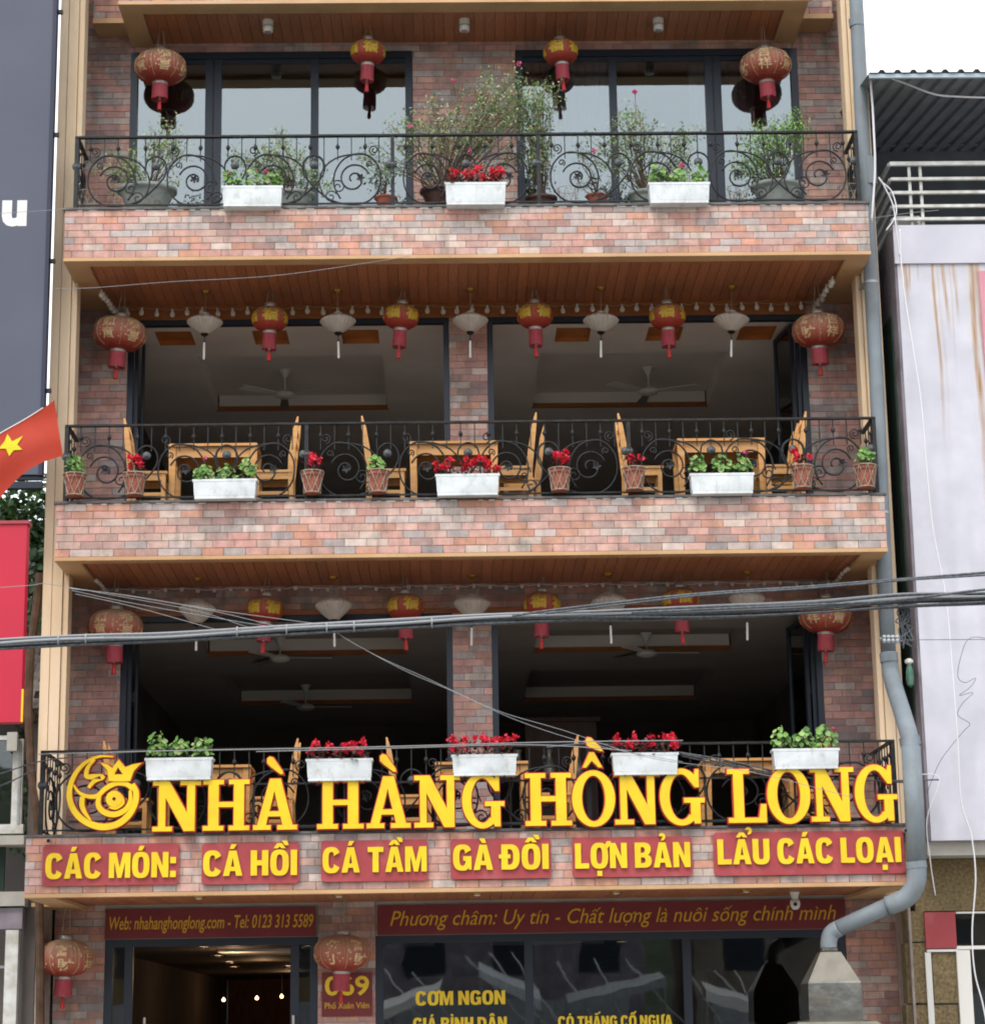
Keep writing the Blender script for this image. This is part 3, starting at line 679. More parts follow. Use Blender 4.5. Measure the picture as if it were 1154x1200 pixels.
mb = MB(); mb.box(-4.7, 4.7, 20, 20.2, .02, 2.76); mb.build('panelled_wall', M['brownwall'], bld)
mb = MB(); mb.box(-1.3, -1.1, YW+.3, 20, .02, 2.76); mb.build('partition_wall', M['brownwall'], bld)
for y_ in (4.5, 9.0, 15.0):                              # light of the lit hall lamps
    pl_ = bpy.data.lights.new('hall_lamp', 'POINT'); pl_.energy = 5; pl_.color = (1,.62,.34); pl_.shadow_soft_size = .08
    po_ = bpy.data.objects.new('hall_lamp', pl_); COL.objects.link(po_); po_.location = (-3.1, y_, 2.5)
for i, (u, v) in enumerate(((262,1172),(301,1170),(330,1168),(158,1175))):
    q = at(u, v, 15.0); t = thing('pendant_lamp', 'tiny warm pendant lamp deep inside the entrance hall, %s' % ['at its left','in its middle','at its right','beside the left door leaf'][i], 'lamp', q, 0, 'warm pendant lamps inside the hall')
    mb = MB(); mb.lathe([(0,-.03),(.022,-.025),(.03,0),(.012,.03),(0,.04)], 12); mb.build('lamp_glow', M['warmglow'], t); mb = MB(); mb.tube([(0,0,.05),(0,0,2.71-q.z)], .006, 5); mb.build('cord', M['black'], t)
pA, pB = atz(268,1118,2.71), atz(346,1112,2.71); mb = MB(); mb.box(pA.x, pB.x, pB.y, pA.y, 2.68, 2.715); mb.build('ceiling_panel', M['cove'], bld)
for x0, x1 in ((-1.0,-.5),(.2,1.6)):
    mb = MB(); mb.box(x0, x1, 3.2, 3.5, 2.68, 2.715); mb.build('ceiling_panel', M['cove'], bld)
lampme = None
grp = 'lit downlights in the ceiling of the entrance hall'
for i, (u, v) in enumerate([(239,1111),(256,1121),(269,1128),(274,1134),(338,1133),(360,1110),(487,1107),(728,1105)]):
    q = atz(u, v, 2.71); mb = MB(); mb.lathe([(.05,-.012),(.05,.0)], 16); t = None
    lab = ['small lit downlight nearest the door head, left of the ceiling panel','small lit downlight second in the row left of the ceiling panel','small lit downlight third in the row left of the ceiling panel',
           'bright lit downlight below the left end of the ceiling panel','bright lit downlight below the right end of the ceiling panel','lit downlight beside the door post next to the brick pier',
           'lit downlight seen through the left shop window','lit downlight seen through the middle shop window'][i]
    t = thing('downlight', lab, 'downlight', (q.x, q.y, 2.706), 0, grp); o = mb.build('lamp_glow', M['downlight'], t)
    mb = MB(); mb.lathe([(.052,-.016),(.066,-.014),(.068,0)], 16); mb.build('trim_ring', M['silver'], t)

# ------------------------------------------------------------------ railings
def crv(pts, sub=6):
    P = [Vector((x,0,z)) for x, z in pts]; out = []
    for i in range(len(P)-1):
        p0 = P[max(i-1,0)]; p1 = P[i]; p2 = P[i+1]; p3 = P[min(i+2,len(P)-1)]
        for k in range(sub):
            t = k/sub; out.append(.5*((2*p1)+(-p0+p2)*t+(2*p0-5*p1+4*p2-p3)*t*t+(-p0+3*p1-3*p2+p3)*t**3))
    out.append(P[-1]); return out
def spiral(cx, cz, r0, r1, a0, turns, n=26):
    return [(cx+(r0+(r1-r0)*i/n)*math.cos(math.radians(a0)+turns*2*PI*i/n), cz+(r0+(r1-r0)*i/n)*math.sin(math.radians(a0)+turns*2*PI*i/n)) for i in range(n+1)]
def P_(L): return [((x-505)/360, (775-y)/347) for x, y in L]
RH = .90
scm = MB()
main = P_([(655,615),(660,580),(685,558),(712,556),(738,572),(750,605),(742,640),(715,675),(680,710),(640,742),(590,763),(540,770),(480,767),(435,742),(406,700),(399,650),(410,605),(438,570),(475,550),(520,552),(565,572),(596,610),(610,655),(603,705),(580,745)])
inner = P_([(560,765),(600,725),(612,680)])[:0]
scm.tube(crv(main, 4), .0115, 6)
scm.tube(crv(P_([(478,551),(540,553),(600,568),(645,600),(670,645),(672,690),(650,735),(610,764)]), 4), .0105, 6)
scm.tube(crv(spiral(.045,.33,.20,.035,160,-1.55,30), 2), .0115, 6)
scm.tube(crv(P_([(612,655),(622,680)])+[], 2), .007, 5)
scm.tube(crv(spiral(.235,.235,.085,.015,60,1.4,18), 2), .009, 5)
scm.tube(crv(spiral(-.155,.52,.045,.012,-60,1.3,14), 2), .0085, 5)
scm.tube(crv(spiral(-.21,.70,.065,.014,-90,1.5,16), 2), .0085, 5)
scm.tube(crv(spiral(.33,.11,.08,.015,150,-1.3,16), 2), .0085, 5)
scroll_me = scm.build('scroll', M['iron'], None, smooth=True); 
leafm = MB(); 
for k in range(5):
    a = k*1.2; leafm.leaf((.04,0,.34), Vector((math.cos(a),-.3,math.sin(a))), Vector((0,-1,0)), .06, .035)
rsm = MB()
rsm.lathe([(0,.022),(.02,.02),(.03,.012),(.045,.014),(.055,.004),(.056,-.01)], 14, rib=.12, ribn=14)
bal_plain = MB(); bal_plain.box(-.006,.006,-.006,.006,0,.30)
bal_knob = MB(); bal_knob.box(-.006,.006,-.006,.006,0,.30); bal_knob.lathe([(.006,.13),(.022,.155),(.026,.17),(.022,.185),(.006,.21)], 8)
post_m = MB(); post_m.box(-.022,.022,-.022,.022,0,RH)
protos = dict(scroll=scroll_me.data, leaf=leafm.build('scroll_leaf', M['iron'], None).data, rosette=None, b0=bal_plain.build('baluster', M['iron'], None).data, b1=bal_knob.build('baluster', M['iron'], None).data, post=post_m.build('post', M['iron'], None).data)
ro = rsm.build('rosette', M['rose_iron'], None, smooth=True); protos['rosette'] = ro.data
for o in list(COL.objects):
    if o.parent is None and o.name.split('.')[0] in ('scroll','scroll_leaf','baluster','post','rosette'): bpy.data.objects.remove(o)
def railing(label, z0, Y, x0, x1, posts, yb, gap=(0,0)):
    t = thing('balcony_railing', label, 'railing', (0, Y, z0), 0, 'wrought iron balcony railings')
    mb = MB(); mb.box(x0, x1, -.03, .03, RH, RH+.022); mb.box(x0, x0+.05, .03, yb-Y, RH, RH+.022); mb.box(x1-.05, x1, .03, yb-Y, RH, RH+.022)
    mb.build('top_rail', M['iron'], t)
    mb = MB(); mb.box(x0, x1, -.012, .012, .045, .063); mb.box(x0+.01, x0+.03, .03, yb-Y, .045, .063); mb.box(x1-.03, x1-.01, .03, yb-Y, .045, .063); mb.build('bottom_rail', M['iron'], t)
    for x in posts: inst('post', protos['post'], t, (x,0,0))
    segs = list(zip(posts[:-1], posts[1:]))
    for (a, b) in segs:
        n = max(1, round((b-a)/.965)); U = (b-a)/n
        for k in range(n):
            cx = a+U*(k+.47)-.02; s = U/.983
            last = (k == n-1); fx = -1 if last else 1
            if last: cx = a+U*(k+.53)+.02
            inst('scroll', protos['scroll'], t, (cx,0,.03), scale=(fx*s,1,1)); inst('scroll_leaf', protos['leaf'], t, (cx,0,.03))
            if not last: inst('rosette', protos['rosette'], t, (cx+.545*s,-.005,.03+.515), rot=(PI/2,0,0))
            else: inst('rosette', protos['rosette'], t, (cx+.40*s,-.005,.03+.515), rot=(PI/2,0,0))
            if k == 0: inst('rosette', protos['rosette'], t, (cx-.44*s,-.005,.03+.515), rot=(PI/2,0,0))
        m_ = round((b-a)/.161)
        for k in range(1, m_): inst('baluster', protos['b%d' % (k%2)], t, (a+(b-a)*k/m_, 0, .60))
    for x, sg in ((x0+.02,1),(x1-.02,-1)):
        n = round((yb-Y)/1.0) or 1; U = (yb-Y)/n
        for k in range(n): inst('scroll', protos['scroll'], t, (x, U*(k+.42), .03), rot=(0,0,PI/2), scale=(U/1.35,1,1))
        m_ = round((yb-Y)/.16)
        for k in range(1, m_): inst('baluster', protos['b%d' % (k%2)], t, (x, (yb-Y)*k/m_, .60))
    return t
X = lambda u, v, Y: at(u, v, Y).x
railing('top floor black scrollwork railing with the bonsai bowls behind it', L4+.012, .06, -4.66, 4.68, [-4.64, X(460,200,.06), X(631,200,.06), 4.66], .74)
railing('middle floor black scrollwork railing hung with terracotta pots', L3+.012, .06, -4.68, 4.70, [-4.66, X(359,540,.06), X(737,540,.06), 4.68], .74)
railing('lowest black scrollwork railing behind the big yellow letters', L2+.012, -.50, -4.74, 4.60, [-4.72, X(378,920,-.5), X(690,920,-.5), 4.58], .74)

# ------------------------------------------------------------------ big yellow letters
def ell(cx, cy, a, b, t0, t1, n=28): return [(cx+a*math.cos(math.radians(t0+(t1-t0)*i/n)), cy+b*math.sin(math.radians(t0+(t1-t0)*i/n))) for i in range(n+1)]
GL = {
 'H': ([[(0,1),(.42,1),(.42,.91),(.32,.91),(.32,.56),(.63,.56),(.63,.91),(.53,.91),(.53,1),(.95,1),(.95,.91),(.84,.91),(.84,.09),(.95,.09),(.95,0),(.53,0),(.53,.09),(.63,.09),(.63,.46),(.32,.46),(.32,.09),(.42,.09),(.42,0),(0,0),(0,.09),(.11,.09),(.11,.91),(0,.91)]], .95),
 'N': ([[(0,1),(.33,1),(.70,.36),(.70,.91),(.56,.91),(.56,1),(.98,1),(.98,.91),(.86,.91),(.86,0),(.64,0),(.26,.66),(.26,.09),(.40,.09),(.40,0),(0,0),(0,.09),(.12,.09),(.12,.91),(0,.91)]], .98),
 'A': ([[(.37,1),(.61,1),(.88,.09),(.98,.09),(.98,0),(.54,0),(.54,.09),(.655,.09),(.61,.26),(.33,.26),(.285,.09),(.39,.09),(.39,0),(0,0),(0,.09),(.09,.09)], [(.36,.36),(.58,.36),(.47,.76)]], .98),
 'O': ([ell(.47,.5,.47,.535,0,360,40)[:-1], ell(.47,.5,.255,.435,0,360,40)[:-1]], .94),
 'G': ([ell(.49,.5,.49,.535,50,300,30)+[(.76,.06),(.78,0),(.92,0),(.92,.39),(1.02,.39),(1.02,.48),(.55,.48),(.55,.39),(.70,.39),(.70,.16)]+ell(.49,.5,.27,.43,310,50,26)+[(.80,.68),(.90,.68),(.90,1.02),(.82,1.02),(.80,.93)]], 1.02),
 'L': ([[(0,1),(.46,1),(.46,.91),(.33,.91),(.33,.09),(.64,.09),(.69,.34),(.80,.34),(.80,0),(0,0),(0,.09),(.12,.09),(.12,.91),(0,.91)]], .80),
 '`': ([[(.60,1.09),(.66,1.09),(.64,1.16),(.44,1.42),(.36,1.44),(.31,1.40),(.31,1.31),(.38,1.24)]], 0),
 '^': ([[(.26,1.09),(.34,1.09),(.47,1.22),(.62,1.09),(.70,1.09),(.52,1.38),(.42,1.38)]], 0),
 '~': ([[(.66,1.40),(.72,1.40),(.66,1.49),(.46,1.66),(.38,1.67),(.34,1.60),(.38,1.51),(.46,1.47)]], 0),
}
def stand(vs, fs, y):
    mb = MB(); mb.add([(v.x, y-v.z, v.y) for v in vs], fs); return mb
YLT = -.70
sign = thing('restaurant_name_sign', 'big yellow serif letters reading NHÀ HÀNG HỒNG LONG before the lowest railing', 'sign', (0, YLT, L2+.03))
def place_letter(ch, u0, u1, vb, vt, accents=''):
    a = at(u0, vb, YLT); b = at(u1, vb, YLT); tz = at(u0, vt, YLT).z; h = tz-a.z; w_ = b.x-a.x
    polys, W = GL[ch]; sc = lambda P: [(x/W*w_*.97+.015*w_, y*h) for x, y in P]
    full = [sc(P) for P in polys]
    o = stand(*outline_mesh(full, .015), 0).build('letter', M['yellow'], sign); o.location = (a.x, -.02, a.z-sign.location.z)
    bk = stand(*outline_mesh(full, .03, -.012 if False else .012), 0).build('letter_backing', M['redback'], o); bk.location = (0, .046, 0)
    for c in accents:
        P = [[(x/.98*w_, y*h) for x, y in GL[c][0][0]]]
        q = stand(*outline_mesh(P, .015), 0).build('accent', M['yellow'], o)
        q2 = stand(*outline_mesh(P, .03, .012), 0).build('accent_backing', M['redback'], o); q2.location = (0,.046,0)
VB = lambda u: 975-(u-178)*(13/874); VT = lambda u: 916-(u-178)*(18/874)
for ch, u0, u1, ac in [('N',178,236,''),('H',237,293,''),('A',296,349,'`'),('H',371,427,''),('A',429,482,'`'),('N',485,540,''),('G',541,592,''),
        ('H',615,671,''),('O',670,722,'^~'),('N',720,775,''),('G',773,827,''),('L',853,899,''),('O',899,951,''),('N',950,1003,''),('G',1002,1053,'')]:
    place_letter(ch, u0, u1, VB(u0), VT(u0), ac)
mb = MB()
for z in (.04, .50): mb.box(-3.5, 4.55, .09, .11, z-.01, z+.01)
for k in range(9): mb.box(-3.4+k*.98, -3.38+k*.98, .09, .13, -.02, .54)
mb.build('mounting_rail', M['iron'], sign)
# fish emblem with a crown
emb = thing('fish_emblem', 'round yellow fish emblem wearing a crown, left of the big letters', 'emblem', (0, YLT, L2+.03))
def epx(L): 
    out = []
    for x, y in L:
        q = at(20+x*.208, 850+y*.208, YLT); out.append((q.x, q.z-emb.location.z))
    return out
def taper_stroke(pts, w0, w1, sub=5, mid=None):
    c = crv([(p[0], p[1]) for p in pts], sub); n = len(c); Lf = []; Rt = []
    for i in range(n):
        d = (c[min(i+1,n-1)]-c[max(i-1,0)]).normalized(); nn = Vector((-d.z,0,d.x)); t = i/(n-1)
        wd = (w0+(w1-w0)*t) if mid is None else (w0*(1-t)**2+2*mid*t*(1-t)+w1*t*t)
        Lf.append(c[i]+nn*wd/2); Rt.append(c[i]-nn*wd/2)
    return [(p.x, p.z) for p in Lf]+[(p.x, p.z) for p in reversed(Rt)]
K = .0208*.1*10/2.1*.97
k_ = lambda v: v*.00208*1.0
strokes = [
 taper_stroke(epx([(545,180),(470,178),(400,205),(340,262),(303,340),(300,425),(335,500),(400,552),(480,575),(560,562),(625,515),(665,445),(672,380),(650,335)]), k_(6), k_(26), mid=k_(48)),
 taper_stroke(epx([(322,340),(350,380),(400,403),(455,400),(500,360),(560,330),(620,335),(655,365)]), k_(8), k_(22), mid=k_(34)),
 taper_stroke(epx([(465,395),(460,450),(490,490),(550,505),(610,480),(640,430),(640,370)]), k_(22), k_(14), mid=k_(40)),
 taper_stroke(epx([(440,195),(402,240),(395,290),(440,292),(485,295),(440,315),(405,355)]), k_(12), k_(16), mid=k_(38)),
 taper_stroke(epx([(372,405),(368,450),(385,495),(420,540)]), k_(24), k_(4), mid=k_(34)),
 taper_stroke(epx([(590,395),(600,440),(560,470),(520,465)]), k_(6), k_(6), mid=k_(24)),
]
depth_i = 0
for P in strokes:
    o = stand(*outline_mesh([P], .014), 0).build('emblem_stroke', M['yellow'], emb); o.location = (0, -.02-.002*depth_i, 0)
    b = stand(*outline_mesh([P], .028, .01), 0).build('stroke_backing', M['redback'], o); b.location = (0, .045+.001*depth_i, 0); depth_i += 1
eye = epx([(550,418)])[0]; r_ = .088
for nm, P in (('emblem_eye', [[(eye[0]+r_*math.cos(t*PI/16), eye[1]+r_*math.sin(t*PI/16)) for t in range(32)], [(eye[0]+.02*math.cos(t*PI/8), eye[1]+.02*math.sin(t*PI/8)) for t in range(16)]]),
              ('emblem_crown', [epx([(470,212),(515,225),(540,245),(575,195),(612,240),(650,225),(705,215),(660,262),(640,318),(520,318),(512,258)]), epx([(572,240),(550,280),(600,280)])])):
    o = stand(*outline_mesh(P, .014), 0).build(nm, M['yellow'], emb); o.location = (0,-.034,0)
    b = stand(*outline_mesh(P, .028, .01), 0).build(nm+'_backing', M['redback'], o); b.location = (0,.055,0)
mb = MB()
for dz in (.12,.4): mb.box(-4.4,-3.65,.09,.11,dz-.01,dz+.01)
mb.build('mounting_rail', M['iron'], emb)

# ------------------------------------------------------------------ red dish boards on the lowest band
words_ = [('CÁC MÓN:', 53, 206, 1030), ('CÁ HỒI', 238, 348, 1027), ('CÁ TẦM', 378, 500, 1023), ('GÀ ĐỒI', 531, 643, 1020), ('LỢN BẢN', 674, 809, 1018), ('LẨU CÁC LOẠI', 841, 1056, 1013)]
for (s, u0, u1, vb), (X0, X1, Z0, Z1) in zip(words_, brd):
    t = thing('dish_board', 'red board with yellow letters %s on the lowest band' % s, 'sign', (0, YS-.035, 0), 0, 'red dish boards along the lowest brick band')
    mb = MB(); c = .03
    P = [(X0+c,Z0),(X1-c,Z0),(X1,Z0+c),(X1,Z1-c),(X1-c,Z1),(X0+c,Z1),(X0,Z1-c),(X0,Z0+c)]
    mb.add([(x,-.012,z) for x, z in P]+[(x,.022,z) for x, z in P], [tuple(range(8)), tuple(range(15,7,-1))]+[(i, i+8, (i+1)%8+8, (i+1)%8) for i in range(8)])
    mb.build('board', M['redboard'], t)
    a = at(u0, vb, YS-.06); b = at(u1, vb-1.3*(u1-u0)/150, YS-.06); b.z = a.z = (a.z+b.z)/2
    for cm in text_chars(s, (a.x, a.z), (b.x, b.z), .268, -.014, .03, bold='heavy'):
        cm.build('letter', M['yellow'], t)

# header boards over door and window
def board(label, u0, u1, v0, v1, s, tu0, tu1, vb, hcap, **kw):
    y = YW-.03; a = at(u0, v1, y); b = at(u1, v0, y); zt = B2-.03
    t = thing('name_board', label, 'sign', (0, y, 0)); mb = MB(); mb.box(a.x, b.x, 0, .028, H1+.003, zt); mb.build('board', M['maroon'], t)
    p0 = at(tu0, vb, y); p1 = at(tu1, vb, y); z = H1+.11
    text_line(s, (p0.x, z), (p1.x, z), hcap, -.003, **kw).build('lettering', M['yellowprint'], t); return t
board('maroon board over the door with the web address and telephone number', 123, 370, 1064, 1099, 'Web: nhahanghonglong.com - Tel: 0123 313 5589', 128, 367, 1090, .15, bold=.009, shear=.2)
board('long maroon board over the shop window with the motto in thin yellow italics', 442, 990, 1060, 1092, 'Phương châm: Uy tín - Chất lượng là nuôi sống chính mình', 457, 980, 1085, .17, bold=0.0, shear=.3)
y = YW-.03; a = at(377, 1192, y); b = at(436, 1140, y)
t = thing('number_plate', 'square maroon plate with the yellow street number 069 on the brick pier', 'sign', (0, y, 0))
mb = MB(); mb.box(a.x, b.x, 0, .026, a.z, b.z); mb.build('board', M['maroon'], t)
text_line('069', (a.x+.035, a.z+.24), (b.x-.035, a.z+.24), .22, -.003, bold=.022).build('numerals', M['yellow'], t)
text_line('Phố Xuân Viên', (a.x+.035, a.z+.09), (b.x-.035, a.z+.09), .07, -.003, bold=.01).build('lettering', M['yellowprint'], t)
# stickers on the window
def sticker(label, s, u0, u1, vb, hcap):
    y = YW+.046; a = at(u0, vb, y); b = at(u1, vb, y); z = (a.z+b.z)/2
    tag(text_line(s, (a.x, z), (b.x, z), hcap, y, bold='heavy').build('window_sticker', M['yellow'], None), label, 'window lettering')
sticker('yellow letters CƠM NGON stuck on the left window pane', 'CƠM NGON', 487, 592, 1178, .16)
sticker('yellow letters GIÁ BÌNH DÂN at the bottom edge of the left window pane', 'GIÁ BÌNH DÂN', 484, 594, 1208, .15)
sticker('yellow letters CÓ THẮNG CỐ NGỰA at the bottom of the middle pane', 'CÓ THẮNG CỐ NGỰA', 654, 788, 1204, .13)

# ------------------------------------------------------------------ lanterns
def sup(z, h, p=2.2): return max(0.0, 1-abs(z/h)**p)**(1/p)
def red_lantern(R, Hh, big, chars):
    t = thing('red_lantern', '', 'lantern')
    prof = []; n = 15
    for i in range(n+1):
        z = -Hh+2*Hh*i/n; r = max(R*sup(z, Hh*1.03, 2.3), .07 if not big else .09); prof.append((r, z))
    mb = MB(); mb.lathe(prof, 72, rib=.022, ribn=36)
    L = lantern_mat('faded_red_cloth' if big else 'red_cloth', 'b39a80' if big else 'a5886a', 'b5705c' if big else 'ab4a36', 'a03528', 0, Hh)
    mb.build('lantern_body', L, t, smooth=False)
    cr_ = .085 if big else .07
    mb = MB(); mb.lathe([(cr_*.9,Hh-.01),(cr_,Hh),(cr_,Hh+.045),(cr_*.8,Hh+.055),(0,Hh+.055)], 24); mb.build('cap', M['silver'], t, smooth=True)
    mb = MB(); br = .10 if big else .085; mb.lathe([(br*.8,-Hh+.012),(br,-Hh),(br,-Hh-.03),(br*.95,-Hh-.035)], 24); mb.build('bottom_ring', M['silver'], t, smooth=True)
    mb = MB(); sl = .20 if big else .21; n = 44
    for k in range(n):                                   # hanging strands of the skirt
        a = 2*PI*k/n; rr = br*.97; l = sl*random.uniform(.93,1.03); da = 2*PI/n*.47; f = 1.06+random.uniform(-.02,.03)
        mb.quad((rr*math.cos(a-da),rr*math.sin(a-da),-Hh-.03),(rr*math.cos(a+da),rr*math.sin(a+da),-Hh-.03),(rr*f*math.cos(a+da),rr*f*math.sin(a+da),-Hh-.03-l),(rr*f*math.cos(a-da),rr*f*math.sin(a-da),-Hh-.03-l))
    mb.build('fringe', M['fringe'], t)
    mb = MB(); zb = -Hh-.03-sl; mb.lathe([(0,zb+.05),(.012,zb+.04),(.018,zb+.02),(.012,zb)], 10); mb.build('bead', M['silver'], t)
    mb = MB(); mb.lathe([(.012,zb+.005),(.022,zb-.03),(.03,zb-.12),(.027,zb-.135)], 14, rib=.2, ribn=14); mb.build('tassel', M['tassel'], t)
    mb = MB()
    for s in (-1,1): mb.tube([(s*.045,0,0),(s*.035,0,.5),(s*.02,0,1)], .0055, 5)
    hg = mb.build('hanger', M['wire'], t); hg.location = (0,0,Hh+.05)
    pr = MB()
    for q, c in enumerate(chars):
        a0 = 2*PI*q/len(chars)
        for j, ch in enumerate(c):
            vs, fs = text_mesh(ch, bold=.022 if big else .045); e = ext(vs); sz = (.135 if big else .16)/(e[3]-e[2]); cx = (e[0]+e[1])/2; cy = (e[2]+e[3])/2; out = []
            zc = (.075-.145*j+.0) if len(c) > 1 else .01
            for v in vs:
                z = (v.y-cy)*sz+zc; r = R*sup(z, Hh*1.03, 2.3)*1.012+.004; th = a0+(v.x-cx)*sz*1.25/R
                out.append((r*math.sin(th), -r*math.cos(th), z))
            pr.add(out, fs)
        if big:                                          # a thin seam between the painted faces
            th = a0+PI/len(chars); seam = [(1.012*R*sup(z,Hh*1.03,2.3)*math.sin(th)+.0, -1.012*R*sup(z,Hh*1.03,2.3)*math.cos(th), z) for z in [Hh*k/8 for k in range(-7,8)]]
            pr.tube(seam, .003, 4)
    rf_ = random.Random(5)
    for k in range(110 if big else 0):                   # flakes of gold round the characters
        th = rf_.uniform(0,2*PI); z = rf_.uniform(-.11,.14); r = R*sup(z, Hh*1.03, 2.3)*1.012+.005; d = rf_.uniform(.004,.011)
        pr.add([(r*math.sin(th+i_*d/R), -r*math.cos(th+i_*d/R), z+j_*d*rf_.uniform(.6,1.4)) for i_, j_ in ((-1,-1),(1,-1),(1,1),(-1,1))], [(0,1,2,3)])
    pr.build('gold_lettering', M['goldprint' if big else 'goldbright'], t)
    t['hh'] = Hh; return t
def white_lantern():
    t = thing('white_lantern', '', 'lantern'); mb = MB()
    mb.lathe([(.05,.10),(.062,.098),(.075,.09),(.13,.065),(.19,.035),(.215,.01),(.212,-.005),(.17,-.05),(.11,-.10),(.06,-.135),(.045,-.14)], 64, rib=.075, ribn=22)
    mb.build('lantern_body', mat('cream_silk', 'd2cac0', 'c2b8ac', scale=6, rough=.7, trans=.25, stain='a2988c', stainfac=.4, stainscale=7), t)
    mb = MB(); mb.lathe([(.05,.10),(.055,.115),(.02,.12),(0,.12)], 20); mb.build('cap', M['silver'], t)
    mb = MB(); mb.lathe([(.045,-.14),(.048,-.155),(.02,-.175),(.006,-.18),(.006,-.23),(.016,-.235),(.014,-.25),(.004,-.255)], 14); mb.build('bottom_cap', M['black'], t)
    mb = MB(); mb.lathe([(.012,-.25),(.016,-.28),(.017,-.46),(.014,-.47)], 12, rib=.25, ribn=12); mb.build('tassel', M['white'], t)
    mb = MB(); mb.tube([(0,0,0),(0,0,1)], .004, 5); hg = mb.build('cord', M['wire'], t); hg.location = (0,0,.12)
    mb = MB(); mb.lathe([(0,-.05),(.015,-.045),(.03,-.03),(.055,-.012),(.058,0)], 16); mb.build('ceiling_cup', M['brass'], t, smooth=True)
    return t
bigl = red_lantern(.322, .205, True, ['恭喜','發財','年丁','旺財','吉祥','如意']); bigl.name = 'red_lantern'
sml = red_lantern(.218, .155, False, ['福','福','福','福','福'])
wl = white_lantern()
def place_lantern(proto, u, v, Y, zs, label, rz, group, used=set(), tilt=0):
    q = at(u, v, Y)
    if proto.name in used: t = copy_tree(proto)
    else: t = proto; used.add(proto.name)
    t.location = q; t.rotation_euler = (tilt, tilt*.5, rz); t['label'] = label; t['group'] = group
    for c in t.children:
        b = c.name.split('.')[0]
        if b in ('hanger','cord'): c.scale = (1,1,max(.03, zs-q.z-c.location.z-(.05 if b == 'cord' else 0)))
        if b == 'ceiling_cup': c.location = (0,0,zs-q.z)
        if proto is wl and b == 'lantern_body' and zs < 8: c.scale = (1,1,1.22); c.location = (0,0,.03)
    return t
GR = 'red lanterns hanging from the balcony ceilings'; GWh = 'cream silk lanterns hanging between the red ones'
Z5, Z4, Z3, Z2 = B5+.016, B4+.016, B3+.016, B2+.016
where = 'top balcony'
LL = [
 (bigl,188,79,1.42,Z5,'large faded red lantern at the left end of the top balcony',.3),
 (sml,431,61,1.42,Z5,'small red lantern in front of the left sliding window on the top balcony',.2),
 (sml,657,61,1.42,Z5,'small red lantern among the rose branches on the top balcony',.9),
 (bigl,897,77,1.42,Z5,'large faded red lantern at the right end of the top balcony',1.9),
 (bigl,140,391,1.30,Z4,'large faded red lantern at the left end of the middle balcony',.75),
 (sml,316,374,1.30,Z4,'small red lantern on the middle balcony, first from the large left lantern',.1),
 (sml,470,371,1.30,Z4,'small red lantern on the middle balcony just left of the brick pier',.75),
 (sml,627,370,1.30,Z4,'small red lantern on the middle balcony just right of the brick pier',.5),
 (sml,782,371,1.30,Z4,'small red lantern on the middle balcony nearest the large right lantern',1.1),
 (bigl,959,387,1.30,Z4,'large faded red lantern at the right end of the middle balcony',2.5),
 (bigl,135,735,1.35,Z3,'large faded red lantern at the left end of the lowest balcony, behind the cables',.6),
 (sml,311,714,1.35,Z3,'small red lantern on the lowest balcony, first from the large left lantern',.55),
 (sml,475,711,1.35,Z3,'small red lantern on the lowest balcony just left of the brick pier',.35),
 (sml,635,709,1.35,Z3,'small red lantern on the lowest balcony just right of the brick pier',1.0),
 (sml,797,704,1.35,Z3,'small red lantern on the lowest balcony nearest the large right lantern',.15),
 (bigl,968,722,1.35,Z3,'large faded red lantern at the right end of the lowest balcony, behind the cables',1.4),
 (bigl,76,1123,1.35,Z2,'large dusty red lantern at the left corner of the shop front',3.3),
 (bigl,401,1117,1.35,Z2,'large red lantern hanging in front of the street number plate',3.9)]
for a in LL: place_lantern(a[0],a[1],a[2],a[3],a[4],a[5],a[6],GR,tilt=random.uniform(-.07,.07))
for (v0, zs, Y, fl) in ((0, Z4, 1.28, 'middle'), (1, Z3, 1.33, 'lowest')):
    L_ = [[(240,378),(396,377),(551,376),(704,376),(857,375)],[(231,717),(391,713),(553,711),(714,709),(875,705)]][v0]
    pos = ['between large left red lantern and first small one','between the two small red ones left of the pier','in front of the brick pier','between the two small red ones right of the pier','between last small red lantern and large right one']
    for (u, v), p_ in zip(L_, pos): place_lantern(wl, u, v, Y, zs, 'cream lantern, %s balcony, %s' % (fl, p_), random.uniform(0,1), GWh, tilt=random.uniform(-.05,.05))

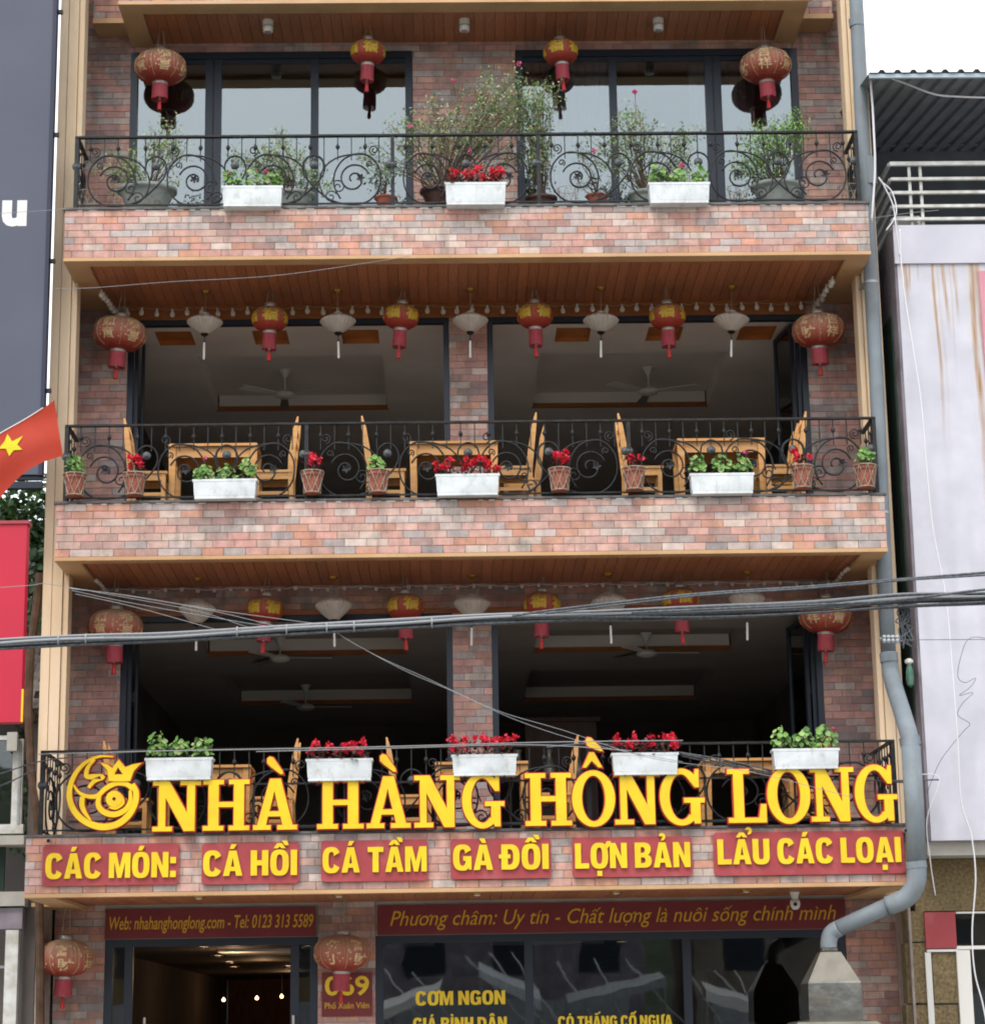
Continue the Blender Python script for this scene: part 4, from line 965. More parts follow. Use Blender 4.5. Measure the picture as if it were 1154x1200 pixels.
# ceiling spots under the roof, downlights under the lowest band, cameras
for i, (u, v) in enumerate(((314,32),(544,31),(771,30))):
    q = atz(u, v-8, Z5); t = thing('ceiling_spot', 'white cylindrical ceiling spot under the top soffit, %s' % ['nearest the left red lanterns','in the middle above the brick pier','nearest the right sliding window'][i], 'spotlight', (q.x, q.y, Z5), 0, 'white ceiling spots under the top soffit')
    mb = MB(); mb.lathe([(.055,-.155),(.062,-.15),(.068,-.02),(.068,0)], 22); mb.build('housing', M['white'], t, smooth=False)
    mb = MB(); mb.lathe([(.045,-.158),(.045,-.150)], 18); mb.build('lens', M['silver'], t)
    mb = MB(); mb.lathe([(.0695,-.095),(.0705,-.09),(.0705,-.08),(.0695,-.075)], 22); mb.build('collar', M['silver'], t)
for i, u in enumerate((233,397,559,722,874)):
    q = atz(u, 1054-u*.012, Z2); t = thing('soffit_lamp', 'brass soffit lamp over the shop front, %s' % ['above the door','above the street number plate','above the word châm of the motto','above the middle of the motto','beside the security camera'][i], 'ceiling light', (q.x, q.y, Z2), 0, 'brass lamps under the lowest band')
    mb = MB(); mb.lathe([(0,-.03),(.03,-.028),(.04,-.015)], 18); mb.build('lens', M['bulb'], t); mb = MB(); mb.lathe([(.04,-.017),(.07,-.012),(.075,0)], 18); mb.build('rim', M['brass'], t, smooth=True)
q = atz(931, 1046, Z2); t = thing('security_camera', 'white domed security camera under the lowest soffit on the right', 'camera', (q.x, q.y, Z2))
mb = MB(); mb.lathe([(.03,-.09),(.035,-.08),(.05,-.02),(.06,0)], 16); mb.build('mount', M['white'], t)
mb = MB(); mb.lathe([(0,-.20),(.03,-.195),(.052,-.17),(.06,-.13),(.055,-.09),(.03,-.075)], 20); mb.build('camera_head', M['white'], t, smooth=True)
mb = MB(); mb.lathe([(0,0),(.018,.003),(.022,.012)], 14); o = mb.build('lens', M['black'], t); o.location = (-.01,-.062,-.14); o.rotation_euler = (-PI/2,0,0); o.rotation_euler = (PI/2,0,0)
for (u, v, lb) in ((58,985,'small black bullet camera at the upper left corner of the first red board'),(1060,973,'small black bullet camera at the upper right corner of the last red board')):
    q = at(u, v, YS-.09); t = thing('bullet_camera', lb, 'camera', q, 0)
    mb = MB(); mb.tube([(0,.02,0),(0,.09,-.0)], .012, 8); mb.build('arm', M['silver'], t); mb = MB(); mb.tube([(0,-.06,-.01),(0,.03,.0)], .026, 12); mb.build('camera_head', M['silver'], t); mb = MB(); mb.tube([(0,-.066,-.011),(0,-.060,-.01)], .02, 12); mb.build('lens', M['black'], t)

# string lights
def strings(label, zs, Y, u0, u1, step, drop, shape, sides):
    t = thing('string_lights', label, 'string lights', (0,0,zs), 0); bm = MB()
    if shape == 'pear': bm.lathe([(0,-.105),(.022,-.10),(.032,-.078),(.030,-.056),(.015,-.026),(.013,0)], 12)
    else: bm.lathe([(0,-.048),(.018,-.045),(.027,-.024),(.024,-.004),(.010,.004)], 12)
    x0, x1 = at(u0,400,Y).x, at(u1,400,Y).x; n = round((x1-x0)/step); mb = MB(); pts = []; me = None
    for i in range(n+1):
        x = x0+(x1-x0)*i/n; z = -drop+.012*math.sin(i*1.7); pts.append((x, Y, z+.004)); pts.append((x+step/2, Y, z-.012))
    pts = pts[:-1]; mb.tube(pts, .005, 5)
    P = [(p, 0) for p in pts[::2]]
    for (xa, ya, xb, yb, k) in sides:
        sp = [(xa+(xb-xa)*i/(k-1), ya+(yb-ya)*i/(k-1), -drop+.01*math.sin(i)) for i in range(k)]; mb.tube(sp, .005, 5); P += [(p,0) for p in sp]
    mb.build('cable', M['whitecable'] if shape != 'pear' else M['wire'], t)
    for p, _ in P:
        if me is None: o = bm.build('bulb', M['bulb'], t, smooth=True); me = o.data
        else: o = inst('bulb', me, t)
        o.location = p; o.rotation_euler = (random.uniform(-.15,.15), random.uniform(-.15,.15), 0)
    return t
strings('string of pear-shaped bulbs round the soffit of the middle balcony', Z4, 1.74, 148, 958, .188, .06, 'pear', [(-4.46,1.0,-4.38,1.70,7),(4.42,.75,4.36,1.70,7)])
strings('string of small round bulbs round the soffit of the lowest balcony', Z3, 1.76, 125, 975, .198, .035, 'round', [(-4.45,1.1,-4.42,1.72,6),(4.45,.9,4.42,1.72,6)])

# ------------------------------------------------------------------ plants
def rv(): return Vector((random.gauss(0,1), random.gauss(0,1), random.gauss(0,1))).normalized()
def geranium(mbL, mbF, cx, cy, cz, r, h, n, fl=0, nf=0):
    for k in range(n):                                   # round scalloped leaves on short stalks
        a = random.uniform(0,2*PI); rr = r*math.sqrt(random.random()); z = cz+h*random.uniform(.25,1)*(1-.35*(rr/r)**2)
        c = Vector((cx+rr*math.cos(a), cy+rr*math.sin(a)*.8, z)); n_ = (Vector((math.cos(a)*.6, math.sin(a)*.6-.6, .6))+rv()*.6).normalized()
        s = random.uniform(.018,.038); u_ = n_.orthogonal().normalized(); v_ = n_.cross(u_); ctr = c-n_*s*.25
        ring = [c+(u_*math.cos(t)+v_*math.sin(t))*s*(1 if i % 2 else .86) for i, t in enumerate([2*PI*i/8 for i in range(8)])]
        mbL.col = shade(mbL.pal); mbL.add([ctr]+ring, [(0,i+1,(i+1)%8+1) for i in range(8)])
    for k in range(nf):
        a = random.uniform(0,2*PI); rr = r*random.uniform(0,.8); c = Vector((cx+rr*math.cos(a), cy-abs(rr*math.sin(a)), cz+h*random.uniform(.7,1.15)))
        for j in range(9): mbF.leaf(c+rv()*.014, rv(), rv(), random.uniform(.02,.034), .026)
def stemmy(mb, base, tops, r=.004):
    for t in tops:
        m_ = (Vector(base)+Vector(t))/2+Vector((random.uniform(-.03,.03),random.uniform(-.02,.02),0)); mb.tube([base, m_, t], r, 4)
def plantset(t, kind, xs, z, r, h):
    L = MB(PG_); F = MB(); St = MB()
    for x in xs:
        if kind == 'green':
            geranium(L, F, x, 0, z, r*.9, h*random.uniform(1.0,1.35), 58); stemmy(St, (x,0,z-.03), [(x+random.uniform(-r,r)*.7, random.uniform(-.05,.05), z+h*.6) for _ in range(7)])
        else:
            for k in range(46): c = Vector((x+random.gauss(0,r*.5), random.gauss(0,.05), z+h*random.uniform(0,.75))); L.leaf(c, (rv()+Vector((0,-.4,.2))), Vector((0,-.3,1)), random.uniform(.035,.06), .04)
            for q in range(random.choice((5,6,7))):
                c0 = Vector((x+random.uniform(-r,r)*.9, random.uniform(-.08,.04), z+h*random.uniform(.45,1.05)))
                for j in range(random.randint(14,30)): F.leaf(c0+rv()*random.uniform(.005,.04), rv()+Vector((0,-.5,0)), rv(), random.uniform(.024,.042), .034)
            stemmy(St, (x,0,z-.03), [(x+random.uniform(-r,r)*.7, random.uniform(-.05,.05), z+h*.6) for _ in range(6)])
    L.build('leaves', M['leaf'] if kind == 'green' else M['begleaf'], t); St.build('stems', M['twig'], t)
    if F.v: F.build('flowers', M['redflower'], t)
def flower_box(u0, u1, v0, v1, Y, kind, label, extra=None, hang=False):
    a = at(u0, v1, Y); b = at(u1, v1, Y); top = at((u0+u1)/2, v0, Y); W = b.x-a.x; Hh = top.z-(a.z+b.z)/2
    t = thing('flower_box', label, 'flower box', ((a.x+b.x)/2, Y+.10, (a.z+b.z)/2), random.uniform(-.02,.02), 'white plastic flower boxes'); mb = MB(); w2 = W/2; D = .10
    def ring(k, z): return [(-w2*k,-D*k,z),(w2*k,-D*k,z),(w2*k,D*k,z),(-w2*k,D*k,z)]
    rs = [ring(.93,.0), ring(.935,.012), ring(.925,.014), ring(.925,.035), ring(.94,.037), ring(.965,Hh-.03), ring(1,Hh-.028), ring(1,Hh), ring(.95,Hh), ring(.93,Hh-.03)]
    vs = [p for r in rs for p in r]; fs = [(3,2,1,0)]
    for i in range(len(rs)-1):
        for k in range(4): fs.append((i*4+k, i*4+(k+1)%4, (i+1)*4+(k+1)%4, (i+1)*4+k))
    mb.add(vs, fs); tr = mb.build('trough', M['plastic'], t)
    n = 11; mb = MB()
    for k in range(n):
        x = -w2*.88+w2*1.76*k/(n-1); mb.box(x-.004, x+.004, -D*.972, -D*.9, .05, Hh-.04)
    mb.build('ribbing', M['plastic'], tr, kind='stuff')
    mb = MB(); mb.box(-w2*.92, w2*.92, -D*.9, D*.9, Hh-.035, Hh-.03); mb.build('soil', M['soil'], t)
    plantset(t, kind, [-w2*.68, 0, w2*.66], Hh-.02, .125, (.22 if not hang else .26) if kind == 'green' else .21)
    if extra:
        F = MB(); St = MB()
        for (dx, dz) in extra:
            c = Vector((dx, -.02, Hh+dz))
            for j in range(14): F.leaf(c+rv()*.015, rv(), rv(), .03, .026)
            St.tube([(dx*.9,0,Hh-.02),(dx,-.01,Hh+dz*.6),c], .003, 4)
        F.build('pink_flower', M['pinkflower'], t); St.build('flower_stalk', M['twig'], t)
    if hang:
        mb = MB()
        for s in (-.6,.6):
            mb.box(s*w2-.008, s*w2+.008, -.11, .13, -.008, -.002); mb.box(s*w2-.008, s*w2+.008, .125, .131, -.008, Hh+.06)
        mb.build('bracket', M['iron'], t)
    return t
fb = [
 (259,331,217,241,-.16,'green','white flower box of leafy geraniums on the top band, in front of the left windows',[(-.28,.17)]),
 (521,594,213,239,-.16,'red','white flower box of red begonias on the top band, in front of the rose bush',None),
 (760,833,213,237,-.16,'green','white flower box of leafy geraniums on the top band, in front of the right windows',[(.04,.24)]),
 (225,301,561,584,-.16,'green','white flower box of geraniums on the middle railing, in front of the left table',[(-.24,.27)]),
 (510,586,555,580,-.16,'red','white flower box of red begonias on the middle railing, in front of the middle table',None),
 (809,885,554,578,-.16,'green','white flower box of geraniums on the middle railing, in front of the right table',[(.3,.26)]),
 (169,249,888,914,-.78,'green','white flower box of green plants on the lowest railing, beside the fish emblem',None),
 (358,437,889,915,-.78,'red','white flower box of red begonias on the lowest railing, above the H of HÀNG',None),
 (529,607,884,909,-.78,'red','white flower box of red begonias on the lowest railing, above the second G of the sign, before the brick pier',None),
 (717,796,882,908,-.78,'red','white flower box of red begonias on the lowest railing, above the end of HỒNG',None),
 (906,985,877,901,-.78,'green','white flower box of geraniums on the lowest railing, above the word LONG',[(.32,.22)])]
fb[8] = fb[8][:6]+('white flower box of red begonias on the lowest railing, before the brick pier',)+fb[8][7:]
for a in fb: flower_box(*a, hang=a[4] < -.5)
def pot(u, kind, label):
    v0, v1 = 557-(u-88)*.004-(u-88)*.007, 583-(u-88)*.0105; a = at(u, v1, -.02); z1 = at(u, v0, -.02).z; h = z1-a.z
    t = thing('terracotta_pot', label, 'flower pot', (a.x, -.06, a.z), random.uniform(0,1), 'terracotta pots in wire baskets on the middle railing')
    mb = MB(); mb.lathe([(.085,.0),(.115,h*.8),(.125,h*.8),(.127,h),(.112,h),(.108,h-.03),(0,h-.03)], 24); mb.build('pot', M['terra'], t, smooth=False)
    mb = MB(); k = 8
    for r, z in ((.10,.01),(.135,h*.98)): mb.tube([(r*math.cos(2*PI*i/20), r*math.sin(2*PI*i/20), z) for i in range(21)], .007, 5)
    for i in range(k):
        a0 = 2*PI*i/k; a1 = a0+2*PI/k
        mb.tube([(.10*math.cos(a0),.10*math.sin(a0),.01),(.135*math.cos(a1),.135*math.sin(a1),h*.98)], .0055, 4); mb.tube([(.10*math.cos(a1),.10*math.sin(a1),.01),(.135*math.cos(a0),.135*math.sin(a0),h*.98)], .0055, 4)
    mb.build('wire_basket', M['wire'], t)
    plantset(t, kind, [0], h-.01, .14 if kind == 'green' else .11, .20)
pot(88,'green','terracotta pot with a bushy green plant at the left end of the middle railing')
pot(158,'red','terracotta pot of red begonias in front of the leftmost chair')
pot(366,'red','terracotta pot of red begonias right of the left table')
pot(443,'green','terracotta pot with a trailing green plant between the left and middle tables')
pot(656,'red','terracotta pot of red begonias right of the middle table')
pot(743,'red','terracotta pot of red begonias left of the right table')
pot(940,'red','terracotta pot of red begonias in front of the chair right of the right table')
pot(1014,'green','terracotta pot with a small green plant at the right end of the middle railing')

# potted roses and bonsai behind the top railing
def shrub(t, crowns, nleaf, leafs, lm, flowers=(), stems=16, base=(0,0,.3)):
    St = MB(); L = MB(PG_ if lm is M['leaf'] else PD_ if lm is M['leafd'] else PR_); F = MB(); base = Vector(base)
    tips = []
    for (cx, cz, rx, rz, wgt) in crowns:
        for k in range(int(stems*wgt)):
            d = rv(); tip = Vector((cx+d.x*rx*random.uniform(.3,1), d.y*.28, cz+d.z*rz*random.uniform(.3,1))); tips.append(tip)
            mid = base.lerp(tip, .5)+Vector((random.uniform(-.08,.08), random.uniform(-.05,.05), random.uniform(.0,.12)))
            pts = crv2([base+Vector((random.uniform(-.04,.04),random.uniform(-.03,.03),0)), base.lerp(mid,.5)+rv()*.03, mid, mid.lerp(tip,.55)+rv()*.05, tip]); St.tube(pts, .007, 4, r1=.0018)
            for j in range(int(1.15*nleaf/stems)):
                s = random.betavariate(4.5,1.1); p = pts[min(len(pts)-1, int(s*(len(pts)-1)))]+rv()*random.uniform(.01,.16)
                L.leaf(p, rv()+Vector((0,0,-.2)), (Vector((0,-.4,1))+rv()*.7).normalized(), random.uniform(*leafs), random.uniform(*leafs)*.6)
            for j in range(3):
                s = random.randint(len(pts)//2, len(pts)-1); p = pts[s]; St.tube([p, p+rv()*.09+Vector((0,0,.03))], .0022, 3)
    for (x, z) in flowers:
        c = Vector((x, -.22, z))
        for j in range(18): F.leaf(c+rv()*.012, rv(), rv(), .032, .03)
        St.tube([c, c+Vector((.02,.1,-.2))], .003, 4)
    St.build('stems', M['twig'], t); L.build('leaves', lm, t)
    if F.v: F.build('flowers', M['pinkflower'], t)
def crv2(P, sub=4):
    out = []
    for i in range(len(P)-1):
        p0 = P[max(i-1,0)]; p1 = P[i]; p2 = P[i+1]; p3 = P[min(i+2,len(P)-1)]
        for k in range(sub):
            t = k/sub; out.append(.5*((2*p1)+(-p0+p2)*t+(2*p0-5*p1+4*p2-p3)*t*t+(-p0+3*p1-3*p2+p3)*t**3))
    return out+[P[-1]]
def bowl(u, Y, R, h, m_, label, crowns, nleaf, leafs, lm, flowers=(), stems=16, name='potted_rose'):
    o = at(u, 243, Y); t = thing(name, label, 'potted plant', (o.x, Y, L4+.012), 0, 'potted shrubs behind the top railing')
    mb = MB(); mb.lathe([(R*.42,0),(R*.45,.02),(R*.62,h*.35),(R*.86,h*.8),(R*.9,h*.86),(R,h*.9),(R*1.01,h),(R*.92,h),(R*.86,h*.9),(0,h*.88)], 36, sy=.8); mb.build('bowl', m_, t, smooth=True)
    mb = MB(); mb.lathe([(R*.85,h*.9),(0,h*.93)], 20, sy=.8); mb.build('soil', M['soil'], t)
    k = 1/px(Y, 12.2)
    C_ = [((cu-u)*k, (243-cv)*k*1.02, ru*k, rv_*k, w_) for cu, cv, ru, rv_, w_ in crowns]; F_ = [((fu-u)*k, (243-fv)*k*1.02) for fu, fv in flowers]
    shrub(t, C_, nleaf, leafs, lm, F_, stems, (0,0,h*.9)); return t
LS = (.026,.05)
bowl(172,.55,.36,.44,M['ceramic'],'wide grey bowl with a thin bonsai at the left end of the top balcony',[(196,135,34,30,1),(138,168,38,28,.5),(160,195,50,24,.5)],700,LS,M['roseleaf'],(),18,'bonsai_bowl')
bowl(342,.60,.28,.38,M['ceramic'],'grey bowl with a loose leafy bush behind the left flower box of the top balcony',[(325,158,58,34,1.3),(350,185,50,30,.6),(278,150,16,12,.2)],820,LS,M['roseleaf'],[(313,188)],16)
bowl(518,.55,.27,.40,M['brownbowl'],'brown glazed pot with a tall sprawling rose in front of the brick pier',[(600,82,62,34,1.7),(505,125,60,48,1.1),(565,125,70,50,1.0),(440,165,45,30,.5),(620,140,40,50,.6)],820,LS,M['roseleaf'],[(533,79),(610,59),(482,135),(551,166)],17)
bowl(634,.62,.20,.32,M['brownbowl'],'dark pot with a dense upright rose at the right edge of the brick pier',[(628,90,28,24,1.6),(632,150,20,35,1.2),(650,75,16,12,.4)],560,LS,M['roseleaf'],(),14)
bowl(757,.60,.22,.36,M['ceramic'],'grey pot with a wide open rose in front of the right windows',[(745,128,48,34,1.5),(690,150,34,18,.5),(808,140,28,22,.6),(765,175,55,28,.5)],760,LS,M['roseleaf'],[(746,93),(697,165),(799,184),(879,184)][:3],15)
bowl(912,.55,.33,.42,M['ceramic'],'wide grey bowl with a bright green bush at the right end of the top balcony',[(898,140,34,34,1.2),(936,125,22,18,.6),(890,178,38,28,.8)],900,LS,M['leaf'],(),18,'bonsai_bowl')
bowl(700,.25,.14,.2,M['terra'],'low pot of bare twiggy stems right of the railing post',[(680,200,26,30,.9),(715,210,18,20,.4)],240,(.015,.03),M['leafd'],(),12,'twiggy_plant')
bowl(452,.25,.14,.2,M['terra'],'low pot with dark drooping leaves beside the railing post',[(445,198,16,24,.9)],260,(.03,.05),M['leafd'],(),12,'twiggy_plant')
# empty wire baskets
for i, (u, v) in enumerate(((98,238),(172,240),(667,238),(868,238),(1000,236))):
    q = at(u, v, .0); t = None; mb = MB(); h = .26 if i != 1 else .14
    for r, z in ((.09,.01),(.13,h)): mb.tube([(r*math.cos(2*PI*k/16), r*math.sin(2*PI*k/16), z) for k in range(17)], .004, 4)
    for k in range(7):
        a0 = 2*PI*k/7; a1 = a0+2*PI/7; mb.tube([(.09*math.cos(a0),.09*math.sin(a0),.01),(.13*math.cos(a1),.13*math.sin(a1),h)], .0032, 4); mb.tube([(.09*math.cos(a1),.09*math.sin(a1),.01),(.13*math.cos(a0),.13*math.sin(a0),h)], .0032, 4)
    tag(mb.build('wire_basket', M['wire'], None, loc=(q.x, -.0-.12 if False else .2, L4+.014)), 'empty wire pot basket on the top balcony, %s' % ['in the left railing corner','in front of the left bonsai bowl','just right of the right railing post','left of the right bonsai bowl','in the right railing corner'][i], 'basket', 'empty wire baskets')

# ------------------------------------------------------------------ chairs and tables
def make_chair():
    t = thing('pine_chair', '', 'chair')
    for s in (-1,1):                                     # back posts: bent and tapering to a point
        mb = MB(); y = s*.19; P = [(-.02,0),(0,.40),(-.015,.62),(-.06,.95),(-.085,1.10)]; wd = [.045,.06,.075,.055,.018]
        vs = []
        for (x, z), w_ in zip(P, wd): vs += [(x-w_/2,y-.02,z),(x+w_/2,y-.02,z),(x+w_/2,y+.02,z),(x-w_/2,y+.02,z)]
        fs = [(3,2,1,0)]+[(i*4+k, i*4+(k+1)%4, (i+1)*4+(k+1)%4, (i+1)*4+k) for i in range(4) for k in range(4)]+[(16,17,18,19)]
        mb.add(vs, fs); mb.build('back_post', M['pine'], t)
        mb = MB(); mb.box(.36,.41,y-.022,y+.022,0,.42); mb.build('leg', M['pine'], t)
        mb = MB(); mb.box(.022,.36,y-.012,y+.012,.16,.20); mb.build('stretcher', M['pine'], t)
    mb = MB(); mb.box(-.02,.43,-.22,.22,.425,.455); mb.build('seat', M['pine'], t)
    for y_ in (-.205,.185): mb = MB(); mb.box(.03,.36,y_,y_+.02,.345,.423); mb.build('seat_rail', M['pine'], t)
    for z, x in ((.66,-.02),(.80,-.045),(.94,-.06)):
        mb = MB(); mb.box(x-.01,x+.01,-.168,.168,z,z+.055); mb.build('back_slat', M['pine'], t)
    return t
def make_table():
    t = thing('pine_table', '', 'table')
    mb = MB(); mb.box(-.52,.52,-.33,.33,.77,.80); mb.build('tabletop', M['pine'], t)
    mb = MB(); mb.box(-.43,.43,-.285,-.265,.64,.768); mb.box(-.43,.43,.265,.285,.64,.768); mb.box(-.475,-.455,-.26,.26,.64,.768); mb.box(.455,.475,-.26,.26,.64,.768); mb.build('apron', M['pine'], t)
    for sx in (-1,1):
        for sy in (-1,1): mb = MB(); mb.box(sx*.475-.045,sx*.475+.045,sy*.265-.04,sy*.265+.04,0,.766) if False else mb.beam((sx*.475,sy*.265,.766),(sx*.475,sy*.265,0),.085,.07,t=.72); mb.build('leg', M['pine'], t)
    return t
ch0, tb0 = make_chair(), make_table(); usedf = set()
def putf(proto, x, y, z, rz, label, group):
    if proto.name in usedf: t = copy_tree(proto)
    else: t = proto; usedf.add(proto.name)
    t.location = (x,y,z); t.rotation_euler = (0,0,rz); t['label'] = label; t['group'] = group
F3, F2 = L3+.012, L2+.012
GC = 'pine chairs on the balconies'; GT = 'pine tables on the balconies'
for u0,u1,lb in ((199,298,'orange pine table on the middle balcony, nearest the left end'),(483,580,'orange pine table on the middle balcony in front of the brick pier'),(797,895,'orange pine table on the middle balcony, nearest the right end')):
    putf(tb0, (X(u0,520,.4)+X(u1,520,.4))/2, .80, F3+.0, 0, lb, GT)
for u,d,y,lb in ((146,1,.62,'pine chair on the middle balcony left of the left table'),(349,-1,.62,'pine chair on the middle balcony right of the left table'),(424,1,.62,'pine chair on the middle balcony left of the middle table'),
        (628,-1,.55,'tall pine chair on the middle balcony right of the middle table'),(637,-1,1.15,'pine chair standing behind the one right of the middle table'),(724,1,.62,'pine chair on the middle balcony left of the right table'),
        (944,-1,.62,'pine chair on the middle balcony right of the right table'),(934,-1,1.15,'pine chair standing behind the one right of the right table')):
    x = X(u, 488, y-.19)+.085*d; putf(ch0, x, y, F3, 0 if d > 0 else PI, lb, GC)
for u0,u1,lb in ((192,288,'pine table on the lowest balcony behind the word NHÀ'),(515,613,'pine table on the lowest balcony in front of the brick pier'),(828,926,'pine table on the lowest balcony behind the word LONG')):
    putf(tb0, (X(u0,895,.1)+X(u1,895,.1))/2, .30, F2, 0, lb, GT)
for u,d,y,lb in ((122,1,.3,'pine chair on the lowest balcony behind the fish emblem'),(349,-1,.3,'pine chair on the lowest balcony behind the À of NHÀ'),(453,1,.3,'pine chair on the lowest balcony behind the word HÀNG'),
        (677,-1,.3,'pine chair on the lowest balcony behind the first O of the sign'),(972,-1,.3,'pine chair on the lowest balcony behind the N of LONG')):
    x = X(u, 866, y-.19)+.085*d; putf(ch0, x, y, F2, 0 if d > 0 else PI, lb, GC)
mb = MB(); mb.box(-.25,.25,-.2,.2,0,.9); 
# maroon cabinet with chairs deeper in the lowest room: a dresser of dark wood
t = thing('wooden_dresser', 'dark brown dresser with pale ornaments deep inside the lowest room', 'dresser', (X(655,800,6.5), 6.6, F2))
mb = MB(); mb.box(-.5,.5,-.25,.25,0,2.1); mb.build('carcass', M['darkwood'], t); mb = MB(); mb.box(-.56,.56,-.3,.25,2.1,2.16); mb.build('cornice', M['darkwood'], t)
for x in (-.24,.24): mb = MB(); mb.box(x-.21,x+.21,-.275,-.251,.1,1.2); mb.build('door', M['darkwood'], t)
for u, lb in ((606,'pale vase left of the dark dresser'),(642,'pale vase in front of the dark dresser'),(675,'pale vase right of the dark dresser')):
    q = X(u, 815, 6.0); mb = MB(); mb.lathe([(.05,0),(.09,.06),(.1,.16),(.05,.26),(.035,.36),(.055,.42)], 18)
    tag(mb.build('vase', M['silver'], None, smooth=True, loc=(q, 6.0, F2+1.25)), lb, 'vase')
    mb = MB(); mb.box(-.14,.14,-.14,.14,1.21,1.246); [mb.box(sx*.12-.015,sx*.12+.015,sy*.12-.015,sy*.12+.015,0,1.208) for sx in (-1,1) for sy in (-1,1)]; tag(mb.build('plant_stand', M['darkwood'], None, loc=(q,6.0,F2)), lb.replace('pale vase','tall wooden stand under the pale vase'), 'stand')

# ceiling fans
def fan(u, vr, vh, zc, label, rz, Y=None):
    q = atz(u, vr, zc) if Y is None else at(u, vr, Y); yy = q.y; zh = at(u, vh, yy).z
    t = thing('ceiling_fan', label, 'ceiling fan', (q.x, yy, zh), rz, 'ceiling fans')
    L = zc-zh; mb = MB(); mb.lathe([(.012,.05),(.012,L-.12),(.03,L-.10),(.085,L)], 16); mb.build('rod', M['fan'], t)
    mb = MB(); mb.lathe([(0,-.05),(.07,-.045),(.13,-.02),(.14,.01),(.10,.04),(.03,.06)], 24); mb.build('motor', M['fan'], t, smooth=True)
    for k in range(3):
        a = 2*PI*k/3; c, s = math.cos(a), math.sin(a); mb = MB()
        def R_(x, y, z): return (x*c-y*s, x*s+y*c, z)
        mb.add([R_(.1,-.04,0),R_(.1,.04,.01),R_(.68,.075,.02),R_(.70,-.06,-.01),R_(.1,-.04,.008),R_(.1,.04,.018),R_(.68,.075,.028),R_(.70,-.06,-.002)], [(0,3,2,1),(4,5,6,7),(0,1,5,4),(1,2,6,5),(2,3,7,6),(3,0,4,7)])
        mb.build('blade', M['fan'] if k != 1 else M['fanblade'], t)
fan(334, 434, 463, H3+.19, 'ceiling fan in the left half of the middle room', -.45)
fan(759, 431, 459, H3+.19, 'ceiling fan in the right half of the middle room', -.45)
fan(328, 748, 772, H2+.20, 'nearer ceiling fan in the left half of the lowest room', .05)
fan(757, 742, 766, H2+.20, 'ceiling fan in the right half of the lowest room', .02)
fan(358, 803, 829, H2+.20, 'farther ceiling fan in the left half of the lowest room', .1)

# ------------------------------------------------------------------ drainpipe and exhaust hood
t = thing('exhaust_pipe', 'fat grey pipe running down the right corner and bending back under the lowest band', 'pipe', (4.8, .4, 3))
def wp(u, v, Y): q = at(u, v, Y); return (q.x-4.8, q.y-.4, q.z-3)
mb = MB(); mb.tube([wp(1002,-60,.52), wp(1003,0,.52), wp(1010,150,.52), wp(1019,300,.50), wp(1027,450,.50), wp(1035,640,.5), wp(1041,765,.48)], .085, 20); mb.build('upper_pipe', M['pvc'], t, smooth=True)
P = crv2([Vector(wp(1041,765,.48)), Vector(wp(1045,795,.40)), Vector(wp(1058,838,-.30)), Vector(wp(1065,862,-.62)), Vector(wp(1067,880,-.72))], 5); mb = MB(); mb.tube(P, .098, 20); mb.build('offset_bend', M['pvc'], t, smooth=True)
mb = MB(); mb.tube([wp(1067,875,-.72), wp(1071,940,-.72), wp(1074,1015,-.72)], .105, 20); mb.build('lower_pipe', M['pvc'], t, smooth=True)
P = crv2([Vector(wp(1074,1010,-.72)), Vector(wp(1073,1035,-.72)), Vector(wp(1062,1052,-.66)), Vector(wp(1040,1062,-.58))], 5); mb = MB(); mb.tube(P, .105, 20); mb.build('lower_bend', M['pvc'], t, smooth=True)
mb = MB(); mb.tube([wp(1040,1062,-.58), wp(983,1088,-.40)], .088, 20); mb.build('slanting_pipe', M['pvc'], t, smooth=True)
P = crv2([Vector(wp(983,1088,-.40)), Vector(wp(974,1094,-.36)), Vector(wp(971,1104,-.35)), Vector(wp(971,1112,-.35))], 4); mb = MB(); mb.tube(P, .09, 20); mb.build('end_bend', M['pvc'], t, smooth=True)
for (u, v, Y, r, u2, v2) in ((1003,22,.52,.093,1004,31),(1015,120,.52,.093,0,0),(1041,766,.48,.106,1042,776),(1065,864,-.64,.113,1067,874),(1073,1010,-.72,.113,1074,1018),(1016.5,186,.51,.096,1019,217)):
    if u2 == 0: continue
    mb = MB(); mb.tube([wp(u,v,Y), wp(u2,v2,Y)], r, 20); mb.build('coupling', M['pvc'], t, smooth=False)
for v in (330, 600):
    mb = MB(); u = 1019+(v-300)*.047; mb.tube([wp(u,v,.5), wp(u+.1,v+3,.5)], .091, 20); q = wp(u,v,.5); mb.box(q[0]-.1,q[0]+.1,q[1]+.06,q[1]+.34,q[2]-.012,q[2]+.012); mb.build('pipe_bracket', M['galv'], t)
hc = at(971, 1112, -.35); hz = hc.z; t = thing('exhaust_hood', 'shiny sheet-metal exhaust hood standing below the bent grey pipe', 'exhaust hood', (hc.x, -.35, 0))
k = 1/px(-.35, 2.2)
def hood(rings, name, m_, th=0):
    mb = MB(); vs = []; fs = []
    for (z, wx, wy) in rings: vs += [(-wx,-wy,z),(wx,-wy,z),(wx,wy,z),(-wx,wy,z)]
    for i in range(len(rings)-1):
        for q in range(4): fs.append((i*4+q, i*4+(q+1)%4, (i+1)*4+(q+1)%4, (i+1)*4+q))
    mb.add(vs, fs); return mb.build(name, m_, t)
zA = hz-.02; zB = zA-36*k; zC = zA-80*k
